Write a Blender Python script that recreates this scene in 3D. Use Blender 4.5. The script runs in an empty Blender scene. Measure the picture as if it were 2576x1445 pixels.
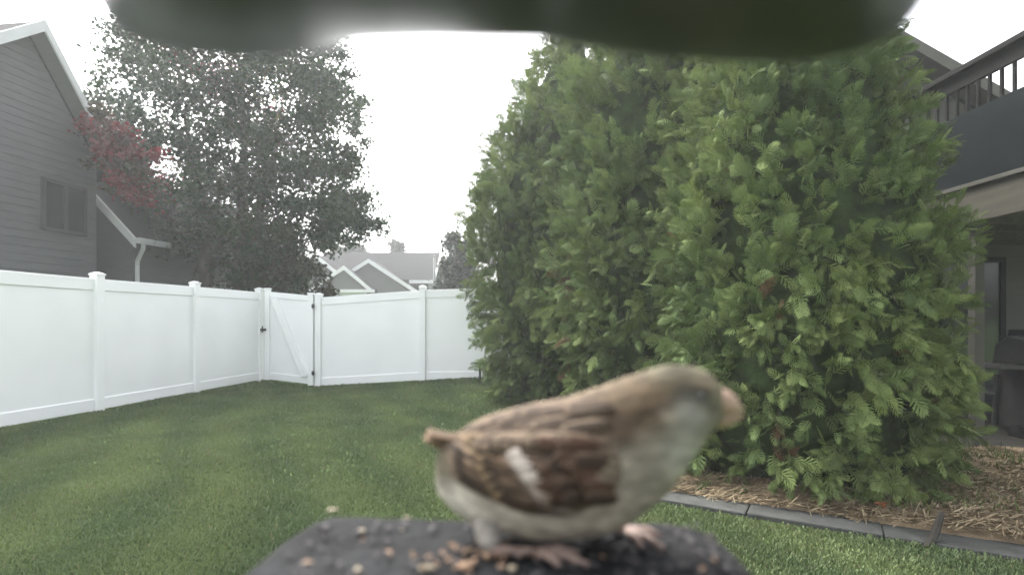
import bpy, math, random
import numpy as np
from mathutils import Vector, Matrix

random.seed(7)
rng = np.random.default_rng(11)
S = bpy.context.scene
COL = S.collection
R = math.radians

# ------------------------------------------------------------------ camera, world, sun, exposure
CAM_H = 1.28
F = 1405.0                     # focal length in units of 1/2575 of the picture width
cam_d = bpy.data.cameras.new('camera')
cam = bpy.data.objects.new('camera', cam_d)
COL.objects.link(cam)
cam.location = (0, 0, CAM_H)
cam.rotation_euler = (R(90), 0, 0)
cam_d.sensor_width = 36
cam_d.lens = 36 * F / 2575
cam_d.shift_y = 77.5 / 2575
cam_d.clip_start = 0.005
cam_d.clip_end = 2000
cam_d.dof.use_dof = True
cam_d.dof.focus_distance = 2.2
cam_d.dof.aperture_fstop = 4.8
S.camera = cam

SUN_EL, SUN_AZ = 52.0, -38.0    # azimuth from +Y towards +X
world = bpy.data.worlds.new('World')
S.world = world
world.use_nodes = True
wn = world.node_tree.nodes
wl = world.node_tree.links
bg = wn['Background']
sky = wn.new('ShaderNodeTexSky')
sky.sky_type = 'NISHITA'
sky.sun_disc = False
sky.sun_elevation = R(SUN_EL)
sky.sun_rotation = R(SUN_AZ)
sky.air_density = 1.0
sky.dust_density = 6.0
sky.ozone_density = 1.0
hs = wn.new('ShaderNodeHueSaturation')
hs.inputs['Saturation'].default_value = 0.22
wl.new(sky.outputs[0], hs.inputs['Color'])
wl.new(hs.outputs[0], bg.inputs['Color'])
bg.inputs['Strength'].default_value = 0.15

sun_d = bpy.data.lights.new('sun', 'SUN')
sun_d.energy = 1.0
sun_d.angle = R(28)
sun_d.color = (1.0, 0.96, 0.9)
sun = bpy.data.objects.new('sun', sun_d)
COL.objects.link(sun)
sdir = Vector((math.sin(R(SUN_AZ)) * math.cos(R(SUN_EL)), math.cos(R(SUN_AZ)) * math.cos(R(SUN_EL)), math.sin(R(SUN_EL))))
sun.rotation_euler = sdir.to_track_quat('Z', 'Y').to_euler()

S.view_settings.view_transform = 'Standard'
S.view_settings.look = 'None'
S.view_settings.gamma = 1
S.view_settings.use_curve_mapping = False
S.view_settings.exposure = 2.5
S.render.engine = 'CYCLES'
S.cycles.volume_bounces = 0
S.cycles.max_bounces = 8
GLARE_HAZE = 0.0031  # density of the haze added in place of lens glare

# ------------------------------------------------------------------ helpers
def PX(px, py, d):
    """A point at distance d along +Y that stands at (px, py) of the photograph (2575 wide)."""
    return Vector(((px - 1287.5) / F * d, d, CAM_H - (py - 800) / F * d))

def lin(r, g, b):
    f = lambda c: (c / 255 / 12.92) if c / 255 <= 0.04045 else ((c / 255 + 0.055) / 1.055) ** 2.4
    return (f(r), f(g), f(b))

def smooth(a, b, x):
    t = min(1, max(0, (x - a) / (b - a)))
    return t * t * (3 - 2 * t)

class MB:
    def __init__(s):
        s.v, s.f = [], []
    def hexa(s, p):
        """8 points: bottom ring 0-3, top ring 4-7."""
        o = len(s.v)
        s.v += [tuple(q) for q in p]
        for f in ((3, 2, 1, 0), (4, 5, 6, 7), (0, 1, 5, 4), (1, 2, 6, 5), (2, 3, 7, 6), (3, 0, 4, 7)):
            s.f.append(tuple(o + i for i in f))
        return s
    def box(s, x0, x1, y0, y1, z0, z1):
        return s.hexa([(x0, y0, z0), (x1, y0, z0), (x1, y1, z0), (x0, y1, z0), (x0, y0, z1), (x1, y0, z1), (x1, y1, z1), (x0, y1, z1)])
    def prism(s, poly, off):
        o = len(s.v); n = len(poly); off = Vector(off)
        s.v += [tuple(Vector(q)) for q in poly] + [tuple(Vector(q) + off) for q in poly]
        s.f.append(tuple(o + i for i in reversed(range(n))))
        s.f.append(tuple(o + n + i for i in range(n)))
        for i in range(n):
            j = (i + 1) % n
            s.f.append((o + i, o + j, o + n + j, o + n + i))
        return s
    def bar(s, a, b, w, h, up=(0, 0, 1)):
        """A rectangular bar from a to b, w across, h along up."""
        a, b, up = Vector(a), Vector(b), Vector(up)
        d = (b - a).normalized()
        x = d.cross(up).normalized() * w / 2
        u = x.cross(d).normalized() * h / 2
        return s.hexa([a - x - u, a + x - u, b + x - u, b - x - u, a - x + u, a + x + u, b + x + u, b - x + u])
    def tube(s, pts, rad, n=8, cap=True):
        pts = [Vector(p) for p in pts]
        if not hasattr(rad, '__len__'):
            rad = [rad] * len(pts)
        o = len(s.v)
        ref = Vector((0.31, 0.77, 0.2))
        for i, p in enumerate(pts):
            d = (pts[min(i + 1, len(pts) - 1)] - pts[max(i - 1, 0)]).normalized()
            x = d.cross(ref)
            if x.length < 1e-3:
                x = d.cross(Vector((1, 0, 0)))
            x.normalize()
            y = d.cross(x)
            for k in range(n):
                t = 2 * math.pi * k / n
                s.v.append(tuple(p + (x * math.cos(t) + y * math.sin(t)) * rad[i]))
        for i in range(len(pts) - 1):
            for k in range(n):
                a, b = o + i * n + k, o + i * n + (k + 1) % n
                s.f.append((a, b, b + n, a + n))
        if cap:
            s.f.append(tuple(o + k for k in reversed(range(n))))
            m = o + (len(pts) - 1) * n
            s.f.append(tuple(m + k for k in range(n)))
        return s
    def build(s, name, mat, parent=None, bevel=0, smooth_=False, sub=0):
        me = bpy.data.meshes.new(name)
        me.from_pydata(s.v, [], s.f)
        me.update()
        o = link(name, me, mat, parent)
        if smooth_:
            me.polygons.foreach_set('use_smooth', [True] * len(me.polygons))
        if bevel:
            m = o.modifiers.new('bevel', 'BEVEL'); m.width = bevel; m.segments = 2; m.limit_method = 'ANGLE'
        if sub:
            m = o.modifiers.new('sub', 'SUBSURF'); m.levels = m.render_levels = sub
        return o

def link(name, me, mat, parent=None):
    o = bpy.data.objects.new(name, me)
    if mat is not None:
        for m in (mat if isinstance(mat, (list, tuple)) else [mat]):
            me.materials.append(m)
    COL.objects.link(o)
    if parent is not None:
        adopt(o, parent)
    return o

def wloc(o):
    v = Vector(o.location)
    p = o.parent
    return v if p is None or o.type == 'MESH' else v

def adopt(o, parent):
    """Parent with the child's mesh staying in world coordinates."""
    o.parent = parent
    loc = Vector((0, 0, 0))
    if parent.type == 'EMPTY':
        loc = Vector(parent.location)
    o.matrix_parent_inverse = Matrix.Translation(-loc)

def thing(name, label, cat, loc=(0, 0, 0), group=None):
    o = bpy.data.objects.new(name, None)
    COL.objects.link(o)
    o.location = loc
    o.empty_display_size = 0.1
    return tag(o, label, cat, group)

def tag(o, label=None, cat=None, group=None, kind=None):
    if label: o['label'] = label
    if cat: o['category'] = cat
    if group: o['group'] = group
    if kind: o['kind'] = kind
    return o

def np_mesh(name, verts, faces, mat, parent=None, colors=None, smooth_=False, mat_idx=None):
    """verts (N,3); faces (M,k) all of one size; colors per face (M,3)."""
    verts = np.asarray(verts, np.float32); faces = np.asarray(faces, np.int32)
    me = bpy.data.meshes.new(name)
    m, k = faces.shape
    me.vertices.add(len(verts)); me.vertices.foreach_set('co', verts.ravel())
    me.loops.add(m * k); me.loops.foreach_set('vertex_index', faces.ravel())
    me.polygons.add(m)
    me.polygons.foreach_set('loop_start', np.arange(m, dtype=np.int32) * k)
    me.update(calc_edges=True)
    if smooth_:
        me.polygons.foreach_set('use_smooth', np.ones(m, bool))
    if colors is not None:
        a = me.attributes.new('tint', 'FLOAT_COLOR', 'FACE')
        c = np.ones((m, 4), np.float32); c[:, :3] = colors
        a.data.foreach_set('color', c.ravel())
    o = link(name, me, mat, parent)
    if mat_idx is not None:
        me.polygons.foreach_set('material_index', np.asarray(mat_idx, np.int32))
    return o

# ------------------------------------------------------------------ materials
def material(name, color, rough=0.6, noise=0.0, scale=8.0, color2=None, bump=0.0, bscale=40.0, spec=0.3, stretch=None, detail=5.0, attr=None, trans=0.0, metal=0.0, wear=None):
    m = bpy.data.materials.new(name)
    m.use_nodes = True
    nt = m.node_tree; n = nt.nodes; l = nt.links
    b = n['Principled BSDF']
    b.inputs['Roughness'].default_value = rough
    b.inputs['Specular IOR Level'].default_value = spec
    b.inputs['Metallic'].default_value = metal
    tc = n.new('ShaderNodeTexCoord'); mp = n.new('ShaderNodeMapping')
    l.new(tc.outputs['Object'], mp.inputs['Vector'])
    if stretch: mp.inputs['Scale'].default_value = stretch
    nz = n.new('ShaderNodeTexNoise'); nz.inputs['Scale'].default_value = scale; nz.inputs['Detail'].default_value = detail
    l.new(mp.outputs[0], nz.inputs['Vector'])
    mx = n.new('ShaderNodeMix'); mx.data_type = 'RGBA'
    c2 = color2 if color2 else tuple(c * (1 - noise) for c in color)
    c1 = color if color2 else tuple(min(1, c * (1 + noise * 0.6)) for c in color)
    mx.inputs['A'].default_value = (*c1, 1); mx.inputs['B'].default_value = (*c2, 1)
    rp = n.new('ShaderNodeMapRange'); rp.inputs['From Min'].default_value = 0.32; rp.inputs['From Max'].default_value = 0.68
    l.new(nz.outputs['Fac'], rp.inputs['Value']); l.new(rp.outputs[0], mx.inputs['Factor'])
    out = mx.outputs['Result']
    if attr:
        at = n.new('ShaderNodeAttribute'); at.attribute_name = attr
        mu = n.new('ShaderNodeMix'); mu.data_type = 'RGBA'; mu.blend_type = 'MULTIPLY'
        mu.inputs['Factor'].default_value = 1
        l.new(at.outputs['Color'], mu.inputs['A']); l.new(out, mu.inputs['B'])
        out = mu.outputs['Result']
    l.new(out, b.inputs['Base Color'])
    if bump:
        nb = n.new('ShaderNodeTexNoise'); nb.inputs['Scale'].default_value = bscale; nb.inputs['Detail'].default_value = 6
        l.new(mp.outputs[0], nb.inputs['Vector'])
        bp = n.new('ShaderNodeBump'); bp.inputs['Strength'].default_value = bump; bp.inputs['Distance'].default_value = 0.02
        l.new(nb.outputs['Fac'], bp.inputs['Height']); l.new(bp.outputs[0], b.inputs['Normal'])
    if trans:
        tr = n.new('ShaderNodeBsdfTranslucent'); l.new(out, tr.inputs['Color'])
        ms = n.new('ShaderNodeMixShader'); ms.inputs[0].default_value = trans
        l.new(b.outputs[0], ms.inputs[1]); l.new(tr.outputs[0], ms.inputs[2])
        l.new(ms.outputs[0], n['Material Output'].inputs['Surface'])
    return m

W = (1, 1, 1)
M = dict(
    lawn=material('lawn_soil', (0.075, 0.12, 0.035), 0.9, 0, 0.9, (0.05, 0.085, 0.03), bump=0.5, bscale=60, spec=0.1),
    grass=material('grass_blade', W, 0.6, 0.25, 1.3, attr='tint', trans=0.25, spec=0.2),
    straw=material('straw', W, 0.8, 0.2, 6, attr='tint', spec=0.15),
    strawbed=material('straw_bed', (0.25, 0.195, 0.125), 0.95, 0, 9, (0.16, 0.12, 0.078), bump=0.8, bscale=50, spec=0.1),
    concrete=material('concrete', (0.056, 0.058, 0.055), 0.9, 0, 9, (0.036, 0.038, 0.034), bump=0.4, bscale=90, spec=0.2),
    vinyl=material('white_vinyl', (0.80, 0.81, 0.81), 0.38, 0.035, 1.6, spec=0.4),
    window_frame=material('window_frame', (0.045, 0.047, 0.047), 0.7, 0.1, 6),
    black_metal=material('black_metal', (0.02, 0.02, 0.02), 0.5, 0.2, 30),
    siding=material('grey_siding', (0.10, 0.104, 0.104), 0.6, 0.10, 3, bump=0.15, bscale=60, stretch=(1, 1, 6)),
    trim=material('white_trim', (0.52, 0.53, 0.54), 0.5, 0.06, 4),
    shingle=material('roof_shingle', (0.041, 0.041, 0.0425), 1.0, 0, 22, (0.026, 0.026, 0.027), bump=0.6, bscale=30, spec=0.04),
    glass=material('window_glass', (0.025, 0.03, 0.03), 0.08, 0.2, 2, spec=0.6),
    bark=material('bark', (0.11, 0.095, 0.08), 0.95, 0, 10, (0.05, 0.043, 0.037), bump=0.9, bscale=18, stretch=(1, 1, 0.25), spec=0.1),
    leaf=material('maple_leaf', W, 0.5, 0.2, 2, attr='tint', trans=0.35, spec=0.3),
    spray=material('arborvitae_spray', W, 0.8, 0.25, 5, attr='tint', trans=0.22, spec=0.1),
    core=material('arborvitae_inner_shade', (0.035, 0.055, 0.02), 0.95, 0, 9, (0.014, 0.02, 0.008), bump=0.9, bscale=22, spec=0.05),
    house_beige=material('far_siding', (0.095, 0.10, 0.096), 0.8, 0.08, 2, spec=.1),
    patio=material('patio_slab', (0.05, 0.048, 0.042), 0.9, 0, 6, (0.03, 0.03, 0.026), bump=.3, spec=.1),
    rail=material('dark_rail', (0.012, 0.012, 0.0115), 0.85, 0.25, 8, spec=0.06),
    panel=material('dark_panel', (0.008, 0.0115, 0.0125), 0.9, 0.2, 4, spec=0.05),
    beam=material('tan_beam', (0.075, 0.07, 0.052), 0.85, 0, 5, (0.055, 0.05, 0.038), stretch=(4, 0.4, 4), bump=0.2),
    tan_siding=material('tan_siding', (0.085, 0.082, 0.074), 0.8, 0.1, 3),
    soffit=material('pale_soffit', (0.085, 0.083, 0.072), 0.85, 0.08, 5, spec=0.1),
    pole=material('pale_pole', (0.17, 0.18, 0.17), 0.6, 0.12, 5),
    stake=material('weathered_wood', (0.028, 0.025, 0.02), 0.9, 0.4, 20, bump=0.5, stretch=(1, 1, .2)),
    hood=material('dark_plastic', (0.038, 0.036, 0.046), 0.34, 0.15, 20, spec=0.5),
    tray=material('slate_tray', (0.0165, 0.0175, 0.0185), 0.85, 0, 38, (0.0085, 0.0086, 0.0092), bump=0.45, bscale=130, spec=0.1),
    seed=material('cream_seed', (0.25, 0.21, 0.15), 0.6, 0.25, 120),
    husk=material('dark_husk', (0.04, 0.036, 0.036), 0.7, 0.3, 150),
    chaff=material('tan_chaff', (0.20, 0.13, 0.085), 0.8, 0.35, 120),
    pink=material('bird_leg', (0.21, 0.15, 0.125), 0.6, 0.25, 200),
    beak=material('bird_beak', (0.27, 0.185, 0.135), 0.7, 0.2, 150),
    eye=material('bird_eye', (0.008, 0.006, 0.005), 0.1, 0, 5, spec=0.7),
    redleaf=material('dead_leaf', (0.22, 0.07, 0.03), 0.8, 0.4, 30),
    steel=material('grill_steel', (0.05, 0.05, 0.05), 0.4, 0.2, 10),
)

def plumage():
    m = bpy.data.materials.new('plumage'); m.use_nodes = True
    nt = m.node_tree; n = nt.nodes; l = nt.links; b = n['Principled BSDF']
    b.inputs['Roughness'].default_value = 0.85; b.inputs['Specular IOR Level'].default_value = 0.12
    at = n.new('ShaderNodeAttribute'); at.attribute_name = 'tint'
    tc = n.new('ShaderNodeTexCoord'); mp = n.new('ShaderNodeMapping'); mp.inputs['Scale'].default_value = (90, 300, 330)
    mp.inputs['Rotation'].default_value = (0, R(14), 0)
    l.new(tc.outputs['Object'], mp.inputs[0])
    nz = n.new('ShaderNodeTexNoise'); nz.inputs['Scale'].default_value = 1.0; nz.inputs['Detail'].default_value = 4
    l.new(mp.outputs[0], nz.inputs['Vector'])
    mr = n.new('ShaderNodeMapRange'); mr.inputs['From Min'].default_value = .3; mr.inputs['From Max'].default_value = .7
    mr.inputs['To Min'].default_value = .72; mr.inputs['To Max'].default_value = 1.25
    l.new(nz.outputs['Fac'], mr.inputs['Value'])
    mu = n.new('ShaderNodeMix'); mu.data_type = 'RGBA'; mu.blend_type = 'MULTIPLY'; mu.inputs['Factor'].default_value = 1
    l.new(at.outputs['Color'], mu.inputs['A']); l.new(mr.outputs[0], mu.inputs['B'])
    l.new(mu.outputs['Result'], b.inputs['Base Color'])
    bp = n.new('ShaderNodeBump'); bp.inputs['Strength'].default_value = .5; bp.inputs['Distance'].default_value = .0008
    l.new(nz.outputs['Fac'], bp.inputs['Height']); l.new(bp.outputs[0], b.inputs['Normal'])
    return m
M['plumage'] = plumage()

# ------------------------------------------------------------------ ground
GX = [-40, -5.6, -5.07, -3.99, -2.9, -1.81, -0.67, 1.0, 40]
GZ = [0.0, 0.0, -0.017, -0.125, -0.05, 0.015, 0.095, 0.06, 0.0]
def gz(x, y):
    """Height of the lawn: flat, with a shallow dip at the gate."""
    w = smooth(7.5, 11.2, y) * (1 - smooth(13, 22, y))
    return float(np.interp(x, GX, GZ)) * w + 0.012 * math.sin(x * 1.3 + 0.5) * math.sin(y * 0.9) * smooth(1, 3, y) * (1 - smooth(9, 11, y))

def ground_sheet():
    xs = sorted(set([-400, -120, -60, -40, -25] + list(np.round(np.arange(-16, 16.01, 0.33), 3)) + [25, 40, 60, 120, 400]))
    ys = sorted(set([-150, -60, -20, -8, -4] + list(np.round(np.arange(-2, 24.01, 0.33), 3)) + [30, 45, 70, 120, 250, 900]))
    v = [(x, y, gz(x, y)) for y in ys for x in xs]
    nx = len(xs)
    f = [(j * nx + i, j * nx + i + 1, (j + 1) * nx + i + 1, (j + 1) * nx + i) for j in range(len(ys) - 1) for i in range(nx - 1)]
    o = np_mesh('lawn', v, f, M['lawn'], smooth_=True)
    tag(o, 'mown green lawn sloping gently to the white fence', kind='structure')
ground_sheet()

# hedge plants: centre, height, radius profile
HEDGE = [
    dict(c=(0.90, 8.7), h=6.3, r=1.60, n=14000, s=0.175, prof=lambda u: np.interp(u, [0, .1, .24, .45, .56, .71, .79, .88, 1.0], [.62, .76, .95, 1.0, .86, .65, .47, .22, .05])),
    dict(c=(1.86, 6.55), h=6.3, r=1.34, n=14500, s=0.17),
    dict(c=(2.38, 4.72), h=4.75, r=1.15, n=18500, s=0.13, prof=lambda u: np.interp(u, [0, .03, .10, .25, .4, .5, .65, .8, .92, 1.0], [.88, .97, 1.0, 1.0, .98, .93, .80, .60, .32, .05])),
]
def in_bed(x, y):
    """Straw bed to the right of the concrete edging."""
    e = edge_y(x)
    return x > 0.7 and e + 0.1 < y < 6.3 and x < 7.0
def edge_y(x):
    return float(np.interp(x, [0.4, 1.0, 1.6, 2.3, 2.8, 4.0], [4.40, 4.02, 3.66, 3.26, 2.98, 2.45]))

def add_grass():
    N = 230000
    # denser near the camera: sample by perspective
    d = 2.3 * (15.0 / 2.3) ** rng.random(N * 2) 
    ang = rng.uniform(-0.98, 0.99, N * 2)
    x = d * ang; y = d
    fx = -6.80 + 0.1362 * y
    keep = (x > fx + 0.05) & (y < 11.53 - 0.09 * (x + 4.5) - 0.02) & (x < 3.6)
    ey = np.interp(x, [0.4, 1.0, 1.6, 2.3, 2.8, 4.0], [4.40, 4.02, 3.66, 3.26, 2.98, 2.45])
    keep &= ~((y > ey - 0.17) & (y < ey + 4.0 * 0 + 0.15) & (x > 0.45))
    bed = (y > ey) & (x > 0.9) & (y < 6.6)
    keep &= ~(bed & (rng.random(N * 2) > 0.02))
    x, y = x[keep][:N], y[keep][:N]
    n = len(x)
    z = np.array([gz(a, b) for a, b in zip(x, y)])
    h = rng.uniform(0.018, 0.038, n) * (1 + 0.25 * np.sin(x * 3.1) * np.sin(y * 2.3))
    w = 0.0022 + 0.0011 * y * rng.uniform(0.7, 1.1, n)
    th = rng.uniform(0, 2 * np.pi, n)
    lean = rng.uniform(0.2, 0.95, n) * h
    la = rng.uniform(0, 2 * np.pi, n)
    V = np.zeros((n, 4, 3))
    V[:, 0] = np.c_[x - w * np.cos(th), y - w * np.sin(th), z - 0.004]
    V[:, 1] = np.c_[x + w * np.cos(th), y + w * np.sin(th), z - 0.004]
    V[:, 2] = np.c_[x + w * .55 * np.cos(th) + lean * np.cos(la), y + w * .55 * np.sin(th) + lean * np.sin(la), z + h]
    V[:, 3] = np.c_[x - w * .55 * np.cos(th) + lean * np.cos(la), y - w * .55 * np.sin(th) + lean * np.sin(la), z + h]
    # soft mown mottling, diagonal
    u = (x + 0.55 * y); t = (x * 0.6 - y)
    mot = 0.5 + 0.25 * np.sin(u * 3.7 + 1.3 * np.sin(t * 1.9)) * np.sin(t * 2.1 + np.sin(u * 1.7)) + 0.25 * np.sin(u * 1.1 + 2) * np.sin(t * .8 + 1)
    mot = mot * .6 + .4 * (.5 + .5 * np.sin((x * .93 + y * .36) * 7.2 + 1.1 * np.sin(y * 1.7 + x)))
    mot = np.clip(mot + rng.normal(0, .07, n), 0, 1)[:, None]
    C = (1 - mot) * np.array([0.066, 0.102, 0.046]) + mot * np.array([0.134, 0.170, 0.068])
    dry = rng.random(n) < 0.02
    C[dry] = (0.15, 0.145, 0.08)
    C *= rng.uniform(0.9, 1.1, (n, 1))
    o = np_mesh('grass', V.reshape(-1, 3), np.arange(n * 4).reshape(-1, 4), M['grass'], colors=C)
    tag(o, 'short mown green grass of the back lawn', 'grass', kind='stuff')
add_grass()

# straw bed and concrete edging ----------------------------------------------------
def bed():
    xs = np.linspace(0.75, 8.0, 46)
    v, f = [], []
    for i, x in enumerate(xs):
        e = edge_y(x) + 0.10 if x < 4 else 2.55 - (x - 4) * .3
        for j in range(22):
            y = e + (5.25 - e) * j / 21
            v.append((x, y, 0.02 + 0.035 * math.sin(x * 5 + 1) * math.sin(y * 4.3) * (0.3 + .7 * (j > 1)) + 0.015 * min(j, 3)))
    for i in range(len(xs) - 1):
        for j in range(21):
            a = i * 22 + j
            f.append((a, a + 22, a + 23, a + 1))
    o = np_mesh('straw_bed', v, f, M['strawbed'], smooth_=True)
    tag(o, 'tan planting bed covered in straw under the hedge', kind='structure')
    m = MB(); m.box(3.2, 9.5, 5.27, 8.28, -.05, .03); tag(m.build('patio', M['patio']), 'dim concrete patio under the raised deck', kind='structure')
    n = 36000
    x = rng.uniform(0.9, 4.6, n); y = rng.uniform(2.5, 5.24, n)
    ey = np.interp(x, [0.4, 1.0, 1.6, 2.3, 2.8, 4.0], [4.40, 4.02, 3.66, 3.26, 2.98, 2.45])
    k = (y > ey + 0.08) & (rng.random(n) < np.clip(1.3 - (y - ey) * .25, .25, 1)); x, y = x[k], y[k]; n = len(x)
    z = 0.05 + 0.03 * np.sin(x * 5 + 1) * np.sin(y * 4.3) + rng.uniform(0, .03, n)
    L = rng.uniform(.02, .075, n); th = rng.uniform(0, np.pi, n); tilt = rng.normal(0, .2, n); w = rng.uniform(.0016, .0036, n)
    dx, dy, dz = np.cos(th) * L, np.sin(th) * L, tilt * L
    px, py = -np.sin(th) * w, np.cos(th) * w
    V = np.zeros((n, 4, 3))
    V[:, 0] = np.c_[x - dx - px, y - dy - py, z - dz]; V[:, 1] = np.c_[x - dx + px, y - dy + py, z - dz + w]
    V[:, 2] = np.c_[x + dx + px, y + dy + py, z + dz + w]; V[:, 3] = np.c_[x + dx - px, y + dy - py, z + dz]
    t = rng.random((n, 1))
    C = (1 - t) * np.array([.17, .125, .075]) + t * np.array([.32, .26, .165])
    dk = rng.random(n) < .07; C[dk] *= .45
    o = np_mesh('straw', V.reshape(-1, 3), np.arange(n * 4).reshape(-1, 4), M['straw'], colors=C)
    tag(o, 'loose tan straw mulch strewn over the planting bed', 'straw', kind='stuff')
    # a few green weeds growing in the bed
    cs = [(2.95, 3.75, .2, 220), (3.3, 4.0, .2, 150), (2.55, 3.55, .1, 90), (3.0, 4.75, .35, 400), (4.0, 4.8, .35, 450), (3.7, 5.2, .4, 800)]
    P = []
    for cx, cy, s_, m in cs:
        P.append(np.c_[rng.normal(cx, s_, m), rng.normal(cy, s_ * .6, m)])
    P = np.vstack(P); n = len(P)
    h = rng.uniform(.03, .10, n); th = rng.uniform(0, 6.28, n); w = rng.uniform(.003, .006, n); la = rng.uniform(0, 6.28, n); ln = h * rng.uniform(.2, .9, n)
    V = np.zeros((n, 4, 3)); z = np.full(n, .04)
    V[:, 0] = np.c_[P[:, 0] - w * np.cos(th), P[:, 1] - w * np.sin(th), z]; V[:, 1] = np.c_[P[:, 0] + w * np.cos(th), P[:, 1] + w * np.sin(th), z]
    V[:, 2] = np.c_[P[:, 0] + w * .4 * np.cos(th) + ln * np.cos(la), P[:, 1] + w * .4 * np.sin(th) + ln * np.sin(la), z + h]
    V[:, 3] = np.c_[P[:, 0] - w * .4 * np.cos(th) + ln * np.cos(la), P[:, 1] - w * .4 * np.sin(th) + ln * np.sin(la), z + h]
    C = np.array([.09, .13, .035]) * rng.uniform(.7, 1.4, (n, 1))
    o = np_mesh('weeds', V.reshape(-1, 3), np.arange(n * 4).reshape(-1, 4), M['grass'], colors=C)
    tag(o, 'green weeds sprouting through the straw bed', 'weeds', kind='stuff')
bed()

def edging():
    t = thing('lawn_edging', 'grey concrete edging blocks between the grass and the straw bed', 'edging', (1.6, 3.66, 0))
    xs = [0.42, 0.93, 1.56, 2.20, 2.84, 3.48]
    for i in range(len(xs) - 1):
        a, b = xs[i] + .0025, xs[i + 1] - .0025
        p0, p1 = Vector((a, edge_y(a), 0)), Vector((b, edge_y(b), 0))
        dr = (p1 - p0).normalized(); nn = Vector((-dr.y, dr.x, 0)) * .115
        z0, z1 = -.03, .034 + random.uniform(-.004, .004)
        q = []
        for z in (z0, z1):
            for c in (p0 - nn, p1 - nn, p1 + nn, p0 + nn):
                q.append((c.x, c.y, c.z + z))
        m = MB(); m.hexa(q)
        m.build('block', M['concrete'], t, bevel=.008)
edging()

# ------------------------------------------------------------------ white vinyl fence
FH = 1.83
def fence_post(x, y, t, rot, h=FH + .05, w=.127):
    z = gz(x, y)
    e = Vector((math.cos(rot), math.sin(rot), 0)); n = Vector((-math.sin(rot), math.cos(rot), 0))
    def ring(s_, z_):
        return [Vector((x, y, z_)) + e * a * s_ + n * b * s_ for a, b in ((-1, -1), (1, -1), (1, 1), (-1, 1))]
    m = MB(); m.hexa(ring(w / 2, z - .1) + ring(w / 2, z + h))
    p = m.build('post', M['vinyl'], t, bevel=.006)
    c = MB(); c.hexa(ring(w / 2 + .008, z + h) + ring(w / 2 + .008, z + h + .022))
    c.hexa(ring(w / 2 + .002, z + h + .0225) + ring(.02, z + h + .045))
    c.build('post_cap', M['vinyl'], p)
    return p

def strip(p0, p1, z0a, z1a, z0b, z1b, thick, n):
    """Upright board from p0 to p1, its bottom/top heights at both ends."""
    m = MB(); o = n * thick / 2
    q = []
    for za, zb in ((z0a, z0b), (z1a, z1b)):
        for p, z in ((p0 - o, za), (p1 - o, zb), (p1 + o, zb), (p0 + o, za)):
            q.append((p.x, p.y, z))
    m.hexa(q); return m

def fence_panel(a, b, t, gap=.0635):
    p0, p1 = Vector((a[0], a[1], 0)), Vector((b[0], b[1], 0))
    d = (p1 - p0).normalized(); n = Vector((-d.y, d.x, 0))
    p0 = p0 + d * gap; p1 = p1 - d * gap
    za, zb = gz(p0.x, p0.y), gz(p1.x, p1.y)
    L = (p1 - p0).length
    rails = .16
    s = strip(p0, p1, za + .15, za + FH - .14, zb + .15, zb + FH - .14, .022, n)
    pan = s.build('panel', M['vinyl'], t)
    # tongue-and-groove boards: shallow proud boards on the sheet, narrow seams between
    strip(p0, p1, za + FH - rails, za + FH, zb + FH - rails, zb + FH, .045, n).build('top_rail', M['vinyl'], t, bevel=.005)
    strip(p0, p1, za + .02, za + rails + .02, zb + .02, zb + rails + .02, .052, n).build('bottom_rail', M['vinyl'], t, bevel=.007)

lf = lambda y: (-6.80 + 0.1362 * y, y)
LY = [1.95, 3.88, 5.81, 7.74, 9.66, 11.56]
t = thing('vinyl_fence', 'long white vinyl privacy fence along the left side of the lawn', 'fence', (*lf(7.74), 0), 'white fence around the yard')
rotL = math.atan2(1, .1362)
for i, y in enumerate(LY):
    fence_post(*lf(y), t, rotL)
    if i: fence_panel(lf(LY[i - 1]), lf(y), t)
RP = [(-3.97, 11.48), (-1.80, 11.28), (0.37, 11.08), (2.54, 10.88), (4.7, 10.68)]
rotR = math.atan2(-.2, 2.17)
t = thing('vinyl_fence', 'white vinyl fence across the back between gate and hedge', 'fence', (-1.8, 11.28, 0), 'white fence around the yard')
for i, p in enumerate(RP):
    fence_post(*p, t, rotR)
    if i: fence_panel(RP[i - 1], p, t)

# gate
g0, g1 = Vector((-5.105, 11.55, 0)), Vector((-4.058, 11.43, 0))
t = thing('gate', 'closed white fence gate with a diagonal brace and black hinges', 'gate', (-4.6, 11.5, 0))
gd = (g1 - g0).normalized(); gn = Vector((-gd.y, gd.x, 0))
z0, z1 = gz(g0.x, g0.y) + .03, gz(g1.x, g1.y) + .03
for p, z, sgn in ((g0, z0, 1), (g1, z1, -1)):
    a, b = p, p + gd * .115 * sgn
    if sgn < 0: a, b = b, a
    strip(a, b, z, z + FH + .03, z, z + FH + .03, .075, gn).build('stile', M['vinyl'], t, bevel=.006)
    strip(a - gd * .008, b + gd * .008, z + FH + .031, z + FH + .06, z + FH + .031, z + FH + .06, .092, gn).build('stile_cap', M['vinyl'], t, bevel=.008)
i0, i1 = g0 + gd * .117, g1 - gd * .117
zi0, zi1 = z0 + (z1 - z0) * .12, z0 + (z1 - z0) * .88
strip(i0, i1, zi0 + .1, zi0 + FH - .05, zi1 + .1, zi1 + FH - .05, .02, gn).build('panel', M['vinyl'], t)
strip(i0, i1, zi0 + FH - .12, zi0 + FH - .005, zi1 + FH - .12, zi1 + FH - .005, .05, gn).build('top_rail', M['vinyl'], t, bevel=.005)
strip(i0, i1, zi0 + .02, zi0 + .16, zi1 + .02, zi1 + .16, .05, gn).build('bottom_rail', M['vinyl'], t, bevel=.005)
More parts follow.
